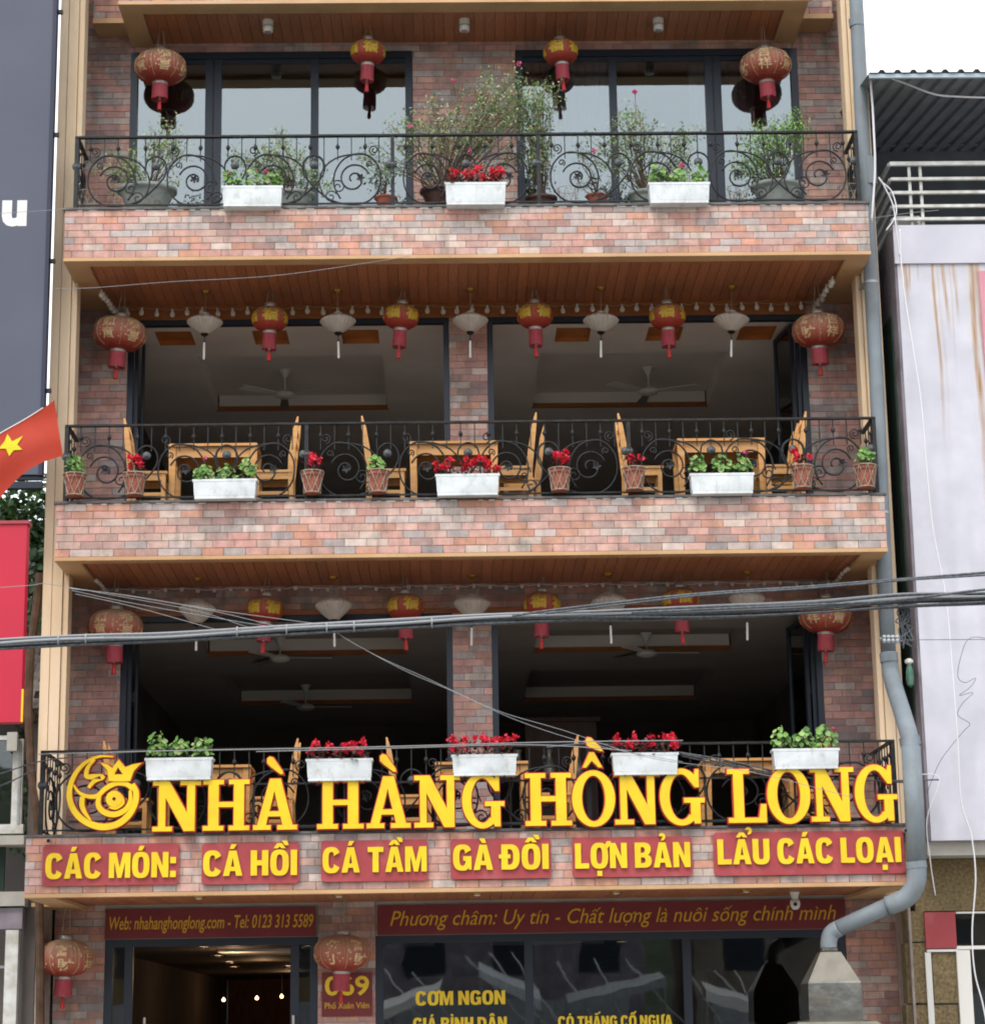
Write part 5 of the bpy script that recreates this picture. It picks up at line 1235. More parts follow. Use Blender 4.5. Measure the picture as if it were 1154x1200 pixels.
mb = MB(); mb.lathe([(.095,zA-.02),(.1,zA),(.1,zA+.02),(.09,zA+.03)], 20); mb.build('collar', M['duct'], t)
hood([(zB,.275,.26),(zA-.02,.11,.11),(zA-.02,.0,.0)], 'tapered_duct', M['ducttop'])
hood([(zC,.285,.27),(zC+.1,.288,.272),(zB-.02,.282,.266),(zB,.275,.26)], 'duct_box', M['duct'])
hood([(zC-.35,.75,.55),(zC-.30,.75,.55),(zC-.02,.42,.36),(zC,.285,.27)], 'canopy', M['ducttop'])
for sx in (-1,1):
    for sy in (-1,1): mb = MB(); mb.box(sx*.7-.02,sx*.7+.02,sy*.5-.02,sy*.5+.02,.14,zC-.34); mb.build('leg', M['galv'], t)
mb = MB(); mb.box(-.7,.7,-.5,.5,.75,.8); mb.build('grill_shelf', M['galv'], t)

# ------------------------------------------------------------------ right neighbour
YN = .5; xl = 5.13; zt = at(1100,266,YN).z; zb = at(1120,985,YN).z
nb = thing('lavender_building', 'pale lavender building with rust runs below its parapet, right of the restaurant', 'building', (xl, YN, 0))
def nbx(name, m_, x0, x1, y0, y1, z0, z1, par=None, **kw): mb = MB(); mb.box(x0-xl, x1-xl, y0-YN, y1-YN, z0, z1); return mb.build(name, m_, par or nb, **kw)
nbx('front_wall', M['lavender'], xl+.03, 13, YN, YN+.25, zb, zt)
nbx('side_wall', M['wallside'], xl, xl+.029, YN+.01, 9, zb, zt)
zc_ = at(1100,309,YN).z; nbx('cornice', M['lavender'], xl+.0, 13, YN-.03, YN-.001, zc_, zt+.02)
nbx('floor_slab', M['concrete'], xl, 13, YN+.1, 9, zb-.16, zb-.003)
nbx('green_screen', M['green'], xl-.02, xl-.002, YN+.30, YN+1.6, at(1045,980,YN).z+1.2, at(1045,360,YN).z)
nbx('plaster_pier', M['wallside'], 6.2+xl-xl, 6.5, YN+.25, YN+.6, zt-1, zt)
yo = 1.1
nbx('roughcast_wall', M['ochre'], 5.06, 13, yo, yo+.25, at(1100,1068,yo).z, zb-.17)
def nrect(name, m_, u0, u1, v0, v1, Y, d, par=None): vm = (v0+min(v1,1200))/2; return nbx(name, m_, at(u0,vm,Y).x, at(u1,vm,Y).x, Y, Y+d, at(u0,v1,Y).z, at(u1,v0,Y).z, par)
nrect('roughcast_block', M['ochre'], 1062, 1083, 1068, 1104, yo, .25); nrect('roughcast_block', M['ochre'], 1062, 1086, 1105.5, 1176, yo+.004, .25); nrect('roughcast_block', M['ochre'], 1062, 1090, 1178, 1330, yo, .25)
nrect('red_panel', M['redboard'], 1084, 1120, 1069, 1112, yo-.04, .05)
wn = nrect('window_frame', M['white'], 1120, 1250, 1067, 1071, yo-.03, .06); nrect('window_frame', M['white'], 1120, 1250, 1107, 1113, yo-.03, .06); 
nrect('window_frame', M['white'], 1086, 1122, 1112.6, 1116, yo-.03, .06); nrect('window_frame', M['white'], 1086, 1093, 1116.5, 1340, yo-.03, .06); nrect('window_frame', M['white'], 1123, 1139, 1113.5, 1340, yo-.035, .07); nrect('window_frame', M['white'], 1246, 1252, 1060, 1340, yo-.03, .06)
nrect('infill_panel', M['ochre'], 1093.5, 1122.5, 1116.5, 1176, yo+.01, .05); nrect('infill_panel', M['ochre'], 1093.5, 1122.5, 1178, 1340, yo+.01, .05)
nrect('pane', M['pane'], 1139.5, 1246, 1113.5, 1340, yo+.0, .01); nrect('pane', M['pane'], 1120.5, 1246, 1071.5, 1106.5, yo+.0, .01)
nbx('room_wall', M['darkwall'], 5.2, 13, 3.2, 3.3, 0, zb-.17)
nbx('lower_side_wall', M['ochre'], 5.06, 5.10, yo+.26, 9, .0, zb-.17)
# the visible part of the front wall, with rust and grime that have run down from the cornice
streaks = []
for (u, w0, v1, st) in ((1053,3,330,.5),(1059,9,356,.8),(1064,4,345,.7),(1075,4,334,.5),(1093,6,505,.95),(1105,8,392,.75),(1117,7,378,.6),(1111,4,440,.3),(1137,12,600,.9),(1144,8,470,.75),(1099,5,520,.2)):
    q = at(u, 313, YN); streaks.append((q.x, w0/97, q.z-at(u, v1, YN).z, st))
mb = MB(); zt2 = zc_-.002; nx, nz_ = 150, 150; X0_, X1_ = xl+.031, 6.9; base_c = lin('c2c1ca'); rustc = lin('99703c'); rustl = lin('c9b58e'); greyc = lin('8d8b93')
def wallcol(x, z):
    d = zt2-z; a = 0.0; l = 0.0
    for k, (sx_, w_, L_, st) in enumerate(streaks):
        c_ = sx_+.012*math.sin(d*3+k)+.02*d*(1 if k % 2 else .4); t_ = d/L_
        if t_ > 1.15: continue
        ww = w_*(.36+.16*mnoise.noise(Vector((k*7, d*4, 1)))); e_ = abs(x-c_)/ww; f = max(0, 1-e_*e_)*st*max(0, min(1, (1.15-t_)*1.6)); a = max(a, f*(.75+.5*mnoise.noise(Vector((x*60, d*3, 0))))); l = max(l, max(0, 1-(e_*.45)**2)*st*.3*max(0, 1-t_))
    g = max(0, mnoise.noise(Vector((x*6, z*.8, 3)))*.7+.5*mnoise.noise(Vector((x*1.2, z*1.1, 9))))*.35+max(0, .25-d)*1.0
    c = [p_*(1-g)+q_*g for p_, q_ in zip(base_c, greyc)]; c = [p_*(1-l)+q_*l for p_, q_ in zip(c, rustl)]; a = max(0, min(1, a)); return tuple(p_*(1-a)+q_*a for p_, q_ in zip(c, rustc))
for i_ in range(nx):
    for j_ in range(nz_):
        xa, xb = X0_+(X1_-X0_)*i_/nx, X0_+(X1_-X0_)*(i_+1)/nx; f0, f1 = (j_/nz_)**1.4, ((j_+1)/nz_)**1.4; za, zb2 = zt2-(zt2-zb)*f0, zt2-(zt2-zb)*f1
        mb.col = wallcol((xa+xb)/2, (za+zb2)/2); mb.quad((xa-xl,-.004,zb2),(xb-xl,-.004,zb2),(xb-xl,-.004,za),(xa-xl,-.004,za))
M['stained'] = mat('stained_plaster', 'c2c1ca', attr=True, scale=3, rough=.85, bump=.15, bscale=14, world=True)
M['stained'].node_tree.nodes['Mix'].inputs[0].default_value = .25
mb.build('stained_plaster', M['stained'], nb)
a = at(1146,318,YN); tag(nbx('faded_banner', mat('faded_pink','c98c98','bb7f8c',scale=2,rough=.7), a.x, a.x+1.2, YN-.03, YN-.006, at(1146,640,YN).z, a.z), None)
# roof of the neighbour
rf = thing('metal_awning', 'dark corrugated metal awning roof on the neighbouring terrace', 'awning', (5.0, 0, 13)); yf, yb_ = -.2, 4.2
zf = at(1080,84,yf).z-13; zr = at(1080,178,yb_).z-13; xL = at(1019,84,yf).x-5.0
mb = MB(); pitch = .19; n = 40; top = []
xs = []
for k in range(n):
    b = xL+k*pitch; xs += [(b,0),(b+.10,0),(b+.125,.035),(b+.165,.035)]
for i in range(len(xs)-1):
    (x0,h0),(x1,h1) = xs[i], xs[i+1]; mb.quad((x0,yf,zf+h0),(x0,yb_,zr+h0),(x1,yb_,zr+h1),(x1,yf,zf+h1))
mb.build('corrugated_sheet', M['metalroof'], rf)
mb = MB(); mb.box(xL,8,yf+.03,yf+.07,zf-.055,zf-.006); mb.build('fascia', mat('pale_fascia','a6b4bc',rough=.5), rf)
mb = MB(); mb.box(xL+.02,8,yb_-.4,yb_-.32,zr-.05,zr+.03); mb.build('purlin', M['metalroof'], rf)
mb = MB(); mb.box(xL+.02,8,yb_+.0,yb_+.1,zt-13,zr+.05); mb.build('rear_cladding', M['metalroof'], rf)
mb = MB(); mb.box(xL+.03,xL+.08,yf+.1,yf+.16,zt-13,zf-.01) if False else mb.box(xL+.1,xL+.15,yb_-.1,yb_-.04,zt-13,zr); mb.build('post', M['galv'], rf)
# terrace railing
YR = YN+.02; c0 = at(1042,192,YR); zr0 = [at(1100,v,YR).z for v in (191,209,225,241,256)]
tr = thing('terrace_railing', 'pale steel railing with five horizontal tubes on the neighbouring terrace', 'railing', (c0.x, YR, zt))
for i, z in enumerate(zr0):
    mb = MB(); h = .03 if i == 0 else .022; mb.box(0,6,-.02,.02,z-zt-h,z-zt+h*.6); mb.build('rail', M['whitesteel'], tr)
    mb = MB(); mb.box(-.018,.018,.021,3.0,z-zt-h,z-zt+h*.6); mb.build('side_rail', M['galv'], tr)
for u in (1067,1080): x = at(u,225,YR).x-c0.x; mb = MB(); mb.box(x-.017,x+.017,.021,.05,.0,zr0[0]-zt-.03); mb.build('post', M['whitesteel'], tr)
for y in (1.0,2.0,2.9): mb = MB(); mb.box(-.016,.016,y,y+.03,0,zr0[0]-zt-.03) if False else mb.box(-.045,-.02,y,y+.03,0,zr0[0]-zt-.03); mb.build('post', M['galv'], tr)
# white plastic stool on the terrace
q = at(1062,262,1.1); t = thing('plastic_stool', 'white plastic stool behind the terrace railing corner', 'stool', (q.x, 1.2, zt-.1))
mb = MB(); mb.box(-.16,.16,-.16,.16,.42,.45); mb.build('seat', M['white'], t)
for sx in (-1,1):
    for sy in (-1,1): mb = MB(); mb.beam((sx*.14,sy*.14,.418),(sx*.19,sy*.19,0),.05,.02); mb.build('leg', M['white'], t)
mb = MB(); mb.box(-.13,.13,-.15,-.13,.2,.24); mb.build('stretcher', M['white'], t)

# ------------------------------------------------------------------ left side: billboard, flag, red sign, old house, trees
xr = at(67,0,.2).x; zb_ = at(40,556,.2).z
bb = thing('billboard', 'huge slate grey billboard with part of a white word, left of the restaurant', 'billboard', (xr, .2, zb_))
mb = MB(); mb.box(-4.5,-.045,0,.12,0,9.5); mb.build('panel', M['slate'], bb)
mb = MB(); mb.box(-.043,0,-.01,.13,-.01,9.5); mb.build('edge_strip', M['navy'], bb)
mb = MB(); mb.box(-4.5,.0,.0,.1,-.16,-.08); mb.box(-4.5,.0,.04,.1,-.05,-.012); mb.build('bottom_frame', M['alu'], bb)
for z in (1,2.6,4.2,5.8): mb = MB(); mb.box(.002,.06,.05,.09,z,z+.05); mb.build('bracket', M['iron'], bb)
for x in (-1.5,-2.9,-4.2): mb = MB(); mb.box(x-.05,x+.05,.13,.23,-zb_,9.4); mb.build('post', M['galv'], bb)
vs, fs = text_mesh('u', bold=.05); e = ext(vs); a = at(1.8,265.5,.2); b = at(32,234.5,.2); mb = MB()
mb.add([(a.x-xr+(v.x-e[0])/(e[1]-e[0])*(b.x-a.x), -.004, a.z-zb_+(v.y-e[2])/(e[3]-e[2])*(b.z-a.z)) for v in vs], fs); mb.build('white_letter', M['white'], bb)
# the national flag on its pole
YF = -1.5; A = at(63.5,469,YF); Bq = at(73,533,YF); C_ = at(-75,556,YF); D_ = at(-75,650,YF)
fl = thing('national_flag', 'orange-red flag with a yellow star flying beside the billboard', 'flag', at(-75,560,YF))
mb = MB(); n, m_ = 30, 16
def fp(s, t_, off=0):                                    # s along the top edge from the free corner, t down
    top = A.lerp(C_, s); bot = Bq.lerp(D_, s)+Vector((0,0,.13*math.sin(min(1,s*1.6)*PI))); p = top.lerp(bot, t_); p.y += .03*math.sin(s*9+t_*2)+.015*math.sin(t_*7+s*3)+off; return p-fl.location
vs = [fp(i/n, j/m_) for i in range(n+1) for j in range(m_+1)]; mb.add(vs, [(i*(m_+1)+j, (i+1)*(m_+1)+j, (i+1)*(m_+1)+j+1, i*(m_+1)+j+1) for i in range(n) for j in range(m_)]); mb.build('cloth', M['flag'], fl, smooth=True)
mb = MB(); sc_ = []
def inv(u, v): 
    q = at(u, v, YF); best = None
    for i in range(41):
        for j in range(21):
            p = fp(i/40*.6, j/20)+fl.location; d = (p.x-q.x)**2+(p.z-q.z)**2
            if best is None or d < best[0]: best = (d, i/40*.6, j/20)
    return best[1], best[2]
star = [(8,507),(15,517),(28,511),(21,523),(27,530)  ,(16,529),(11,536),(8,526),(0,527),(6,519)]
star = [(9,509),(15,518),(27,511),(21,522),(27,528),(17,529),(12,536),(8,527),(-1,527),(6,518)]
cpt = at(14,522,YF); ctr = None
ps = [at(u, v, YF) for u, v in star]; vs = []
cs, ct = inv(14,522)
yoff = fp(cs, ct).y
mb.add([(cpt.x-fl.location.x, yoff-.012, cpt.z-fl.location.z)]+[(p.x-fl.location.x, fp(*inv(u,v)).y-.012, p.z-fl.location.z) for p, (u, v) in zip(ps, star)], [(0,i+1,(i+1)%10+1) for i in range(10)]); mb.build('yellow_star', M['star'], fl)
mb = MB(); mb.tube([fp(k/20,0)+Vector((0,-.004,.006)) for k in range(2,21)], .007, 5); mb.build('hem', M['white'], fl); mb = MB(); mb.tube([C_-fl.location+Vector((0,.03,-3)), C_-fl.location+Vector((0,.03,.15))], .018, 8); mb.build('pole', M['whitesteel'], fl)
# red sign box
YX = -2.0; a = at(-120,848,YX); b = at(34,614,YX); rs_ = thing('red_sign', 'plain bright red sign box at the left edge, below the flag', 'sign', (b.x, YX, a.z))
mb = MB(); mb.box(a.x-b.x,-.02,0,.16,0,b.z-a.z); mb.build('sign_face', M['redsign'], rs_)
mb = MB(); mb.box(a.x-b.x,.0,-.02,.17,b.z-a.z+.002,b.z-a.z+.035); mb.build('top_cover', M['redboard'], rs_); mb = MB(); mb.box(-.019,.0,-.002,.02,.0,.34); mb.build('yellow_strip', M['yellow'], rs_)
mb = MB(); mb.box(-1.9,-1.84,.165,.24,-a.z,b.z-a.z); mb.build('post', M['galv'], rs_)
# old house at the left
oh = thing('old_house', 'dark old house with white framed window and grey shingled eave, left edge', 'building', (-5.2, 1.2, 0))
def ob(name, m_, x0, x1, y0, y1, z0, z1, par=None): mb = MB(); mb.box(x0+5.2, x1+5.2, y0-1.2, y1-1.2, z0, z1); return mb.build(name, m_, par or oh)
def orect(name, m_, u0, u1, v0, v1, Y, d, par=None): vm = (v0+min(v1,1200))/2; return ob(name, m_, at(u0,vm,Y).x, at(u1,vm,Y).x, Y, Y+d, at(u0,v1,Y).z, at(u1,v0,Y).z, par)
ob('rear_wall', M['darkwall'], -10, -5.08, 3.0, 3.2, 0, at(20,700,3).z)
orect('side_post', M['darkwall'], 30, 44, 850, 1400, 1.2, .2)
wf = orect('window_frame', M['whitesteel'], -60, -8, 866, 876, 1.1, .08)
orect('window_frame', M['whitesteel'], 14, 26, 866, 975, 1.1, .08); orect('window_frame', M['whitesteel'], -60, 27, 966, 978, 1.09, .08); orect('window_frame', M['whitesteel'], -60, 14, 862, 868, 1.1, .08); orect('window_frame', M['galv'], 21, 24, 868, 966, 1.08, .02)
orect('pane', M['pane'], -60, 14, 868, 966, 1.14, .01)
orect('ledge', M['concrete'], -60, 28, 979, 991, .95, .4); orect('ledge', M['concrete'], -60, 29, 1045, 1063, .95, .4); orect('ledge', M['wallside'], -60, 26, 1064, 1090, 1.0, .4)
orect('shutter', M['green'], -60, 5, 992, 1044, 1.25, .05); orect('door_post', M['whitesteel'], 5, 20, 1090, 1400, 1.0, .12); orect('door_rail', M['galv'], -60, 5, 1132, 1136, 1.05, .04)
orect('plaster_capital', M['concrete'], 8, 20, 858, 880, .98, .08)
# shingled eave: single shingles in overlapping rows
sh = None; ev = bpy.data.objects.new('eave', None); COL.objects.link(ev); ev.parent = oh; me = None
e0 = at(49,832,.95); e1 = at(49,742,2.2)
for r in range(9):
    f_ = r/9; y = .95+(2.2-.95)*f_; z = e0.z+(e1.z-e0.z)*f_
    for k in range(14):
        x = -5.14-k*.17-(.08 if r % 2 else 0)
        if me is None: mb = MB(); mb.box(-.08,.08,0,.2,0,.018); sh = mb.build('shingle', M['thatch'], ev); me = sh.data
        else: sh = inst('shingle', me, ev)
        sh.location = (x+5.2+random.uniform(-.006,.006), y-1.2, z+random.uniform(-.006,.01)); sh.rotation_euler = (math.atan2(e1.z-e0.z, 1.25), 0, random.uniform(-.06,.06))
ob('eave_board', M['bark'], -10, -5.1, 1.0, 1.06, e0.z-.12, e0.z-.02)
t = thing('wooden_pole', 'crooked brown wooden pole leaning beside the red sign', 'pole', at(45,690,.9)); q = t.location
mb = MB(); mb.tube([at(47,672,.9)-q, at(43,710,.9)-q, at(36,760,.9)-q, at(33,830,.85)-q, at(36,900,.8)-q, at(44,960,.75)-q, at(47,1100,.75)-q, at(47,1330,.75)-q], .05, 8); mb.build('shaft', M['bark'], t)
for i, (cx, cy, cz, R_, lb) in enumerate(((at(22,640,4.2).x,4.2,at(22,650,4.2).z,1.35,'leafy green tree behind the flag and the billboard foot'),(at(-60,650,5.4).x,5.4,at(-60,650,5.4).z,1.6,'second green tree farther left behind the red sign'))):
    t = thing('green_tree', lb, 'tree', (cx,cy,0), 0, 'trees behind the old house'); mb = MB(); mb.tube([(0,0,0),(.1,0,2),(-.05,.1,4),(.05,0,5.8)], .16, 10, r1=.06)
    for k in range(7): a = k*.9; mb.tube([(0,0,3.8+k*.25),(.5*math.cos(a),.5*math.sin(a),4.6+k*.25),(1.0*math.cos(a),.9*math.sin(a),5.3+k*.25)], .05, 6, r1=.015)
    mb.build('trunk', M['bark'], t); mb = MB(PT_); cl = [rv()*R_*random.uniform(.2,.95) for _ in range(120)]
    for c in cl:
        for j in range(60): p = Vector((0,0,cz))+Vector((c.x,c.y,c.z*.9))+rv()*random.uniform(.05,.34); mb.leaf(p, rv()+Vector((0,0,-.3)), (Vector((0,-.3,1))+rv()*.6).normalized(), random.uniform(.08,.16), random.uniform(.05,.09))
    mb.build('crown', M['treeleaf'], t)
# vines creeping up between house and restaurant
t = thing('creeping_vine', 'dusty creeper climbing behind the red sign next to the tan column', 'vine', (-5.3,2.2,4)); L = MB(PD_); St = MB()
for k in range(9):
    x = -random.uniform(0,.9); pts = [(x+random.uniform(-.06,.06), random.uniform(-.1,.1), z*.55) for z in range(0,7)]; St.tube(pts, .01, 4)
    for j in range(70): p = Vector(random.choice(pts))+Vector((random.uniform(-.15,.15),random.uniform(-.2,.1),random.uniform(-.25,.25))); L.leaf(p, rv()+Vector((0,0,-.5)), (Vector((0,-1,.5))+rv()*.5).normalized(), random.uniform(.07,.13), .07)
L.build('leaves', M['leafd'], t); St.build('stems', M['twig'], t)

# ------------------------------------------------------------------ overhead cables
def cable(mb, pts, r, Y=-4.0, dy=0.0):
    P = [at(u, v, Y+dy*i/max(1,len(pts)-1)) for i, (u, v) in enumerate(pts)]; mb.tube(crv2(P, 6), r, 6)
def jit(pts, s, seed):
    rnd = random.Random(seed); return [(u, v+rnd.uniform(-s,s)) for u, v in pts]
base = [(-60,760),(38,753),(120,749),(200,747),(345,738),(460,732),(580,725),(700,722),(830,717),(950,711),(1060,703),(1154,700),(1260,694)]
t = thing('cable_bundle', 'thick grey bundle of telephone cables strung across the lowest balcony', 'cables', at(577,735,-4.0)); 
for k in range(15):
    mb = MB(); off = (k-7)*.8; go = (-4.5,-1.0,1.5,7)[k%4]+(k-7)*.2; pts = jit([(u, v+off*(1-min(1,max(0,u-560)/260))+go*min(1,max(0,u-560)/260)) for u, v in base], 1.1, 100+k); cable(mb, pts, random.choice((.010,.013,.015,.008)), -4.0+random.uniform(-.04,.04))
    o = mb.build('strand', M['cablel'] if k % 5 == 0 else M['cable'], t, smooth=True); o.location = -t.location
for u in (69,101,278,336,383,415,506):
    mb = MB(); p = at(u, 752-(u-38)*.047-.0, -4.0)-t.location; mb.tube([(p.x-.007,p.y,p.z),(p.x+.007,p.y,p.z)], .053, 14); mb.build('cable_tie', M['cablel'], t)
def wire(label, runs, r, m_='cable', Y=-4.1, name='overhead_wire', group=None):
    mb = MB(); o = None
    for i, pts in enumerate(runs): cable(mb, pts, r if isinstance(r,(int,float)) else r[i], Y-.03*i)
    return tag(mb.build(name, M[m_], None, smooth=True), label, 'wire', group)
wire('pair of twisted black wires rising to the right edge above the main bundle', [[(600,722),(640,716),(740,704),(830,695),(940,688),(1000,683),(1080,677),(1154,671),(1260,662)],[(640,719),(740,707),(830,697),(940,690),(1060,680),(1154,674),(1260,666)]], (.013,.010))
wire('middle black wire leaving the bundle towards the right edge, below the twisted pair', [[(740,718),(830,714),(950,709),(1030,705),(1080,700),(1154,691),(1260,682)]], .013, Y=-4.2)
wire('fan of thin wires running from the left column down to the main bundle', [[(-20,690),(36,686),(52,684),(90,690),(140,699),(230,716),(290,735)],[(80,689),(140,697),(230,712),(300,728),(345,740)],[(84,692),(150,706),(240,722),(330,737)],[(88,696),(160,712),(260,740)],[(84,690),(150,698),(260,716),(400,735)]], .0032, 'cablel', -3.9)
wire('pair of thin wires sagging from the bundle across the lowest room', [[(395,742),(440,768),(500,795),(580,832),(660,856),(760,888),(880,905),(1000,935)],[(400,746),(470,784),(530,810),(610,846),(700,874),(800,893)]], .0028, 'cablel', -3.9)
wire('tangled dark wires running behind the word LONG on the lowest railing', [[(640,876),(700,872),(798,884),(850,895),(900,905),(960,912),(1080,918)],[(798,886),(860,899),(910,908),(1000,915),(1100,914)],[(790,881),(850,891),(905,903)]], .009, 'cable', -.62)
wire('thin grey wire sloping across the top brick band of the restaurant', [[(-40,256),(0,250),(60,246),(78,244)],[(1019,256),(1060,250),(1100,246)]], .003, 'cablel', -1.0)
wire('thin wire running along the middle balcony soffit from the left column', [[(64,338),(110,337),(200,330),(330,322),(480,300)]], .003, 'cablel', -.5)
wire('thin dark wire crossing the lavender wall in a loose curl', [[(1154,748),(1140,747),(1130,756),(1122,790),(1130,800),(1143,795),(1136,806),(1124,815),(1140,812),(1128,824),(1122,838),(1136,848),(1130,856),(1118,870),(1100,895),(1086,930)]], .0035, 'cable', .3)
wire('straight thin wire stretched across the lavender wall', [[(1052,750),(1154,749.5),(1260,749)]], .004, 'cable', .2)
wire('white cable running down the lavender wall to the street', [[(1054,268),(1056,310),(1062,360),(1070,410),(1079,470),(1085,540),(1093,620),(1108,700),(1116,790),(1122,870),(1126,940),(1138,980),(1143,1030),(1139,1090),(1142,1140),(1154,1190),(1170,1300)]], .009, 'whitecable', .25)
wire('white hose hanging from the edge of the metal awning', [[(1019,83),(1022,120),(1024,160),(1025,200),(1021,260)],[(1033,87),(1060,97),(1095,110),(1125,113),(1160,114)]], (.014,.012), 'whitecable', .2)
wire('white cable looped over the corner of the terrace railing', [[(1038,270),(1050,250),(1045,225),(1032,212),(1030,208),(1036,218),(1046,240),(1050,268),(1054,300)]], .009, 'whitecable', .42)
wire('thin wire hanging from the restaurant corner past the last red board', [[(1065,872),(1070,905),(1100,912),(1086,960),(1090,1010),(1096,1050)]], .006, 'whitecable', .2)
wire('two grey wires from the left edge to the lowest railing corner', [[(-40,918),(0,907),(45,893),(90,887),(160,881)],[(-40,926),(0,921),(40,902)]], .008, 'cable', -.8)
wire('slack grey wires along the lowest top rail', [[(45,884),(200,880),(420,876),(640,870),(800,868)],[(300,881),(460,877),(620,873),(740,880)]], (.006,.005), 'cablel', -.85)
# knot of spare cable hanging at the corner
t = thing('spare_cable_coil', 'tangled knot of spare cable hanging between pipe and lavender wall', 'cables', at(1062,730,-3.9)); mb = MB()
for k in range(9):
    rnd = random.Random(k); pts = [(1060+rnd.uniform(-6,6)+5*math.sin(i*1.3+k), 700+i*(9+rnd.uniform(-1,1))+rnd.uniform(-2,2)) for i in range(7)]; cable(mb, pts, .007, -3.9)
o = mb.build('loops', M['cable'], t, smooth=True); o.location = -t.location
t = thing('wall_insulators', 'row of four small grey insulators on the pipe and tan column', 'insulators', at(1050,746,-.1)); 
for i, u in enumerate((1036,1041,1046,1051)):
    mb = MB(); p = at(u, 749, .2)-t.location; mb.lathe([(.02,-.045),(.028,-.02),(.018,0),(.028,.02),(.02,.045)], 10, c=p); mb.build('insulator', M['galv'], t)
mb = MB(); p0 = at(1030,748,.22)-t.location; p1 = at(1057,751,.22)-t.location; mb.beam(p0, p1, .02); mb.build('bracket', M['galv'], t)
t = thing('rag_bundle', 'green and white rag stuffed in the gap beside the lavender wall', 'rag', at(1066,790,.6)); mb = MB()
mb.lathe([(.0,-.16),(.035,-.13),(.045,-.06),(.04,.02),(.028,.09),(.02,.11)], 12, rib=.2, ribn=7); mb.build('green_cloth', mat('green_cloth','5f8474','4c7264',scale=9,rough=.9), t); mb = MB(); mb.lathe([(.02,.11),(.045,.13),(.045,.16),(.02,.18),(0,.18)], 12, rib=.2, ribn=5); mb.build('white_cloth', M['white'], t)

# ------------------------------------------------------------------ ground, street and the far side of the road
def sheet(name, m_, x0, x1, y0, y1, z): mb = MB(); mb.quad((x0,y0,z),(x1,y0,z),(x1,y1,z),(x0,y1,z)); return mb.build(name, m_, None, kind='structure')
sheet('ground', mat('earth','6f6a5e','5a5548',scale=1,rough=.95), -600, 600, -600, 600, -.16)
sheet('road', M['asphalt'], -600, 600, -22.5, -5.2, -.12)
mb = MB(); mb.box(-60,60,-5.0,1.7,-.15,0.0); mb.box(-60,60,-40,-22.7,-.15,0.0); mb.build('pavement', M['concrete'], None, kind='structure')
mb = MB(); mb.box(-60,60,-5.2,-5.002,-.15,.004); mb.box(-60,60,-22.698,-22.5,-.15,.004); mb.build('kerb', M['coping'], None, kind='structure')
for i, (x, w_, h, m_) in enumerate(((-17,8,6.5,'brickfar'),(-7.5,7,5.2,'ochre'),(1.5,8,6.2,'wallside'),(11.5,9,5.6,'brickfar'),(21,8,7,'concrete'))):
    t = thing('shophouse', ['tall dull shophouse across the road, far left','low ochre shophouse across the road','grey shophouse across the road opposite the door','wide dull shophouse across the road','concrete shophouse across the road, far right'][i], 'building', (x,-40,0), 0, 'shophouses on the opposite side of the road')
    mb = MB(); mb.box(-w_/2,w_/2,-8,0,0,h); mb.build('wall', M[m_], t); mb = MB(); mb.box(-w_/2-.3,w_/2+.3,-8.3,.8,h,h+.25); mb.build('roof', M['metalroof'], t)
    for k in range(3):
        for z in (3.4,):
            mb = MB(); xx = -w_/2+w_*(k+.5)/3; mb.box(xx-.6,xx+.6,0,.05,z,z+1.4); mb.build('window', M['alu'], t)
    mb = MB(); mb.box(-w_/2+.5,w_/2-.5,0,.06,.1,2.6); mb.build('shutter', M['galv'], t)
mb = MB(); n = 40                                       # wooded hill behind the far houses
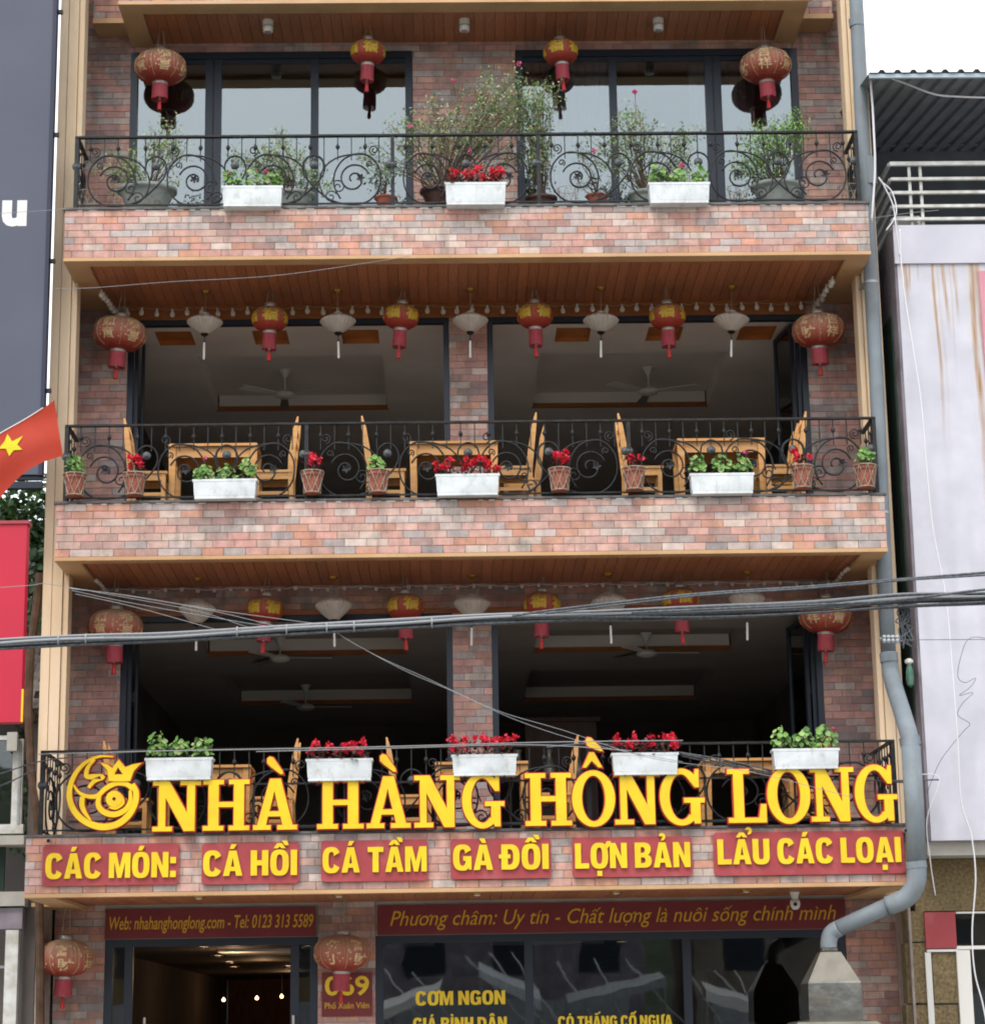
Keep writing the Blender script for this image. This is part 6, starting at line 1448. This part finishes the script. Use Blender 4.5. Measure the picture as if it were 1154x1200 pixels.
g = [[(-160+320*i/n, -75-60*j/8, (j/8)**.8*22*(.75+.25*math.sin(i*.5)+.12*math.sin(i*1.3+j))-.2) for j in range(9)] for i in range(n+1)]
for i in range(n):
    for j in range(8): mb.quad(g[i][j], g[i][j+1], g[i+1][j+1], g[i+1][j])
mb.build('hill', mat('wooded_slope','3a4a2c','2c3a22',scale=.5,rough=.95), None, kind='structure')

for i, (x, y, z, w_, d_, tilt, c, lb) in enumerate(((-1.6,-31,2.7,2.0,1.6,.35,'white','white sloping tarpaulin stall across the road, leftmost'),(1.2,-31.5,3.1,1.6,1.3,-.5,'plastic','pale tilted tarpaulin stall across the road, second from left'),
        (4.0,-32,2.9,2.6,1.8,.25,'galv','grey sheet roofed stall across the road, third from left'),(7.2,-31.5,2.6,1.8,1.5,-.3,'white','white sloping tarpaulin stall across the road, rightmost'))):
    t = thing('market_stall', lb, 'market stall', (x, y, 0), 0, 'market stalls across the road')
    mb = MB(); mb.add([(-w_/2,-d_/2,z-tilt*w_/2),(w_/2,-d_/2,z+tilt*w_/2),(w_/2,d_/2,z+tilt*w_/2-.25),(-w_/2,d_/2,z-tilt*w_/2-.25)], [(0,1,2,3)]); mb.add([(-w_/2,d_/2,z-tilt*w_/2-.251),(w_/2,d_/2,z+tilt*w_/2-.251),(w_/2,d_/2+.01,z+tilt*w_/2-.5),(-w_/2,d_/2+.01,z-tilt*w_/2-.5)], [(0,1,2,3)]); mb.build('tarpaulin', M[c], t)
    for sx in (-1,1):
        for sy in (-1,1): mb = MB(); mb.box(sx*w_/2*.96-.025, sx*w_/2*.96+.025, sy*d_/2*.9-.025, sy*d_/2*.9+.025, 0, z+sx*tilt*w_/2*.96-.3); mb.build('pole', M['galv'], t)
    for q_ in (-.7,.1,.8): mb = MB(); mb.beam((q_*w_/2-.6,-d_/2-.1,z+.6),(q_*w_/2+random.uniform(.2,1.1),-d_/2+.3,z-1.3),.045,.045); mb.build('leaning_pole', M['white'], t)
    mb = MB(); mb.box(-w_/2*.9,w_/2*.9,-d_/2*.8,d_/2*.8,.75,.82); mb.build('counter', M['bark'], t)
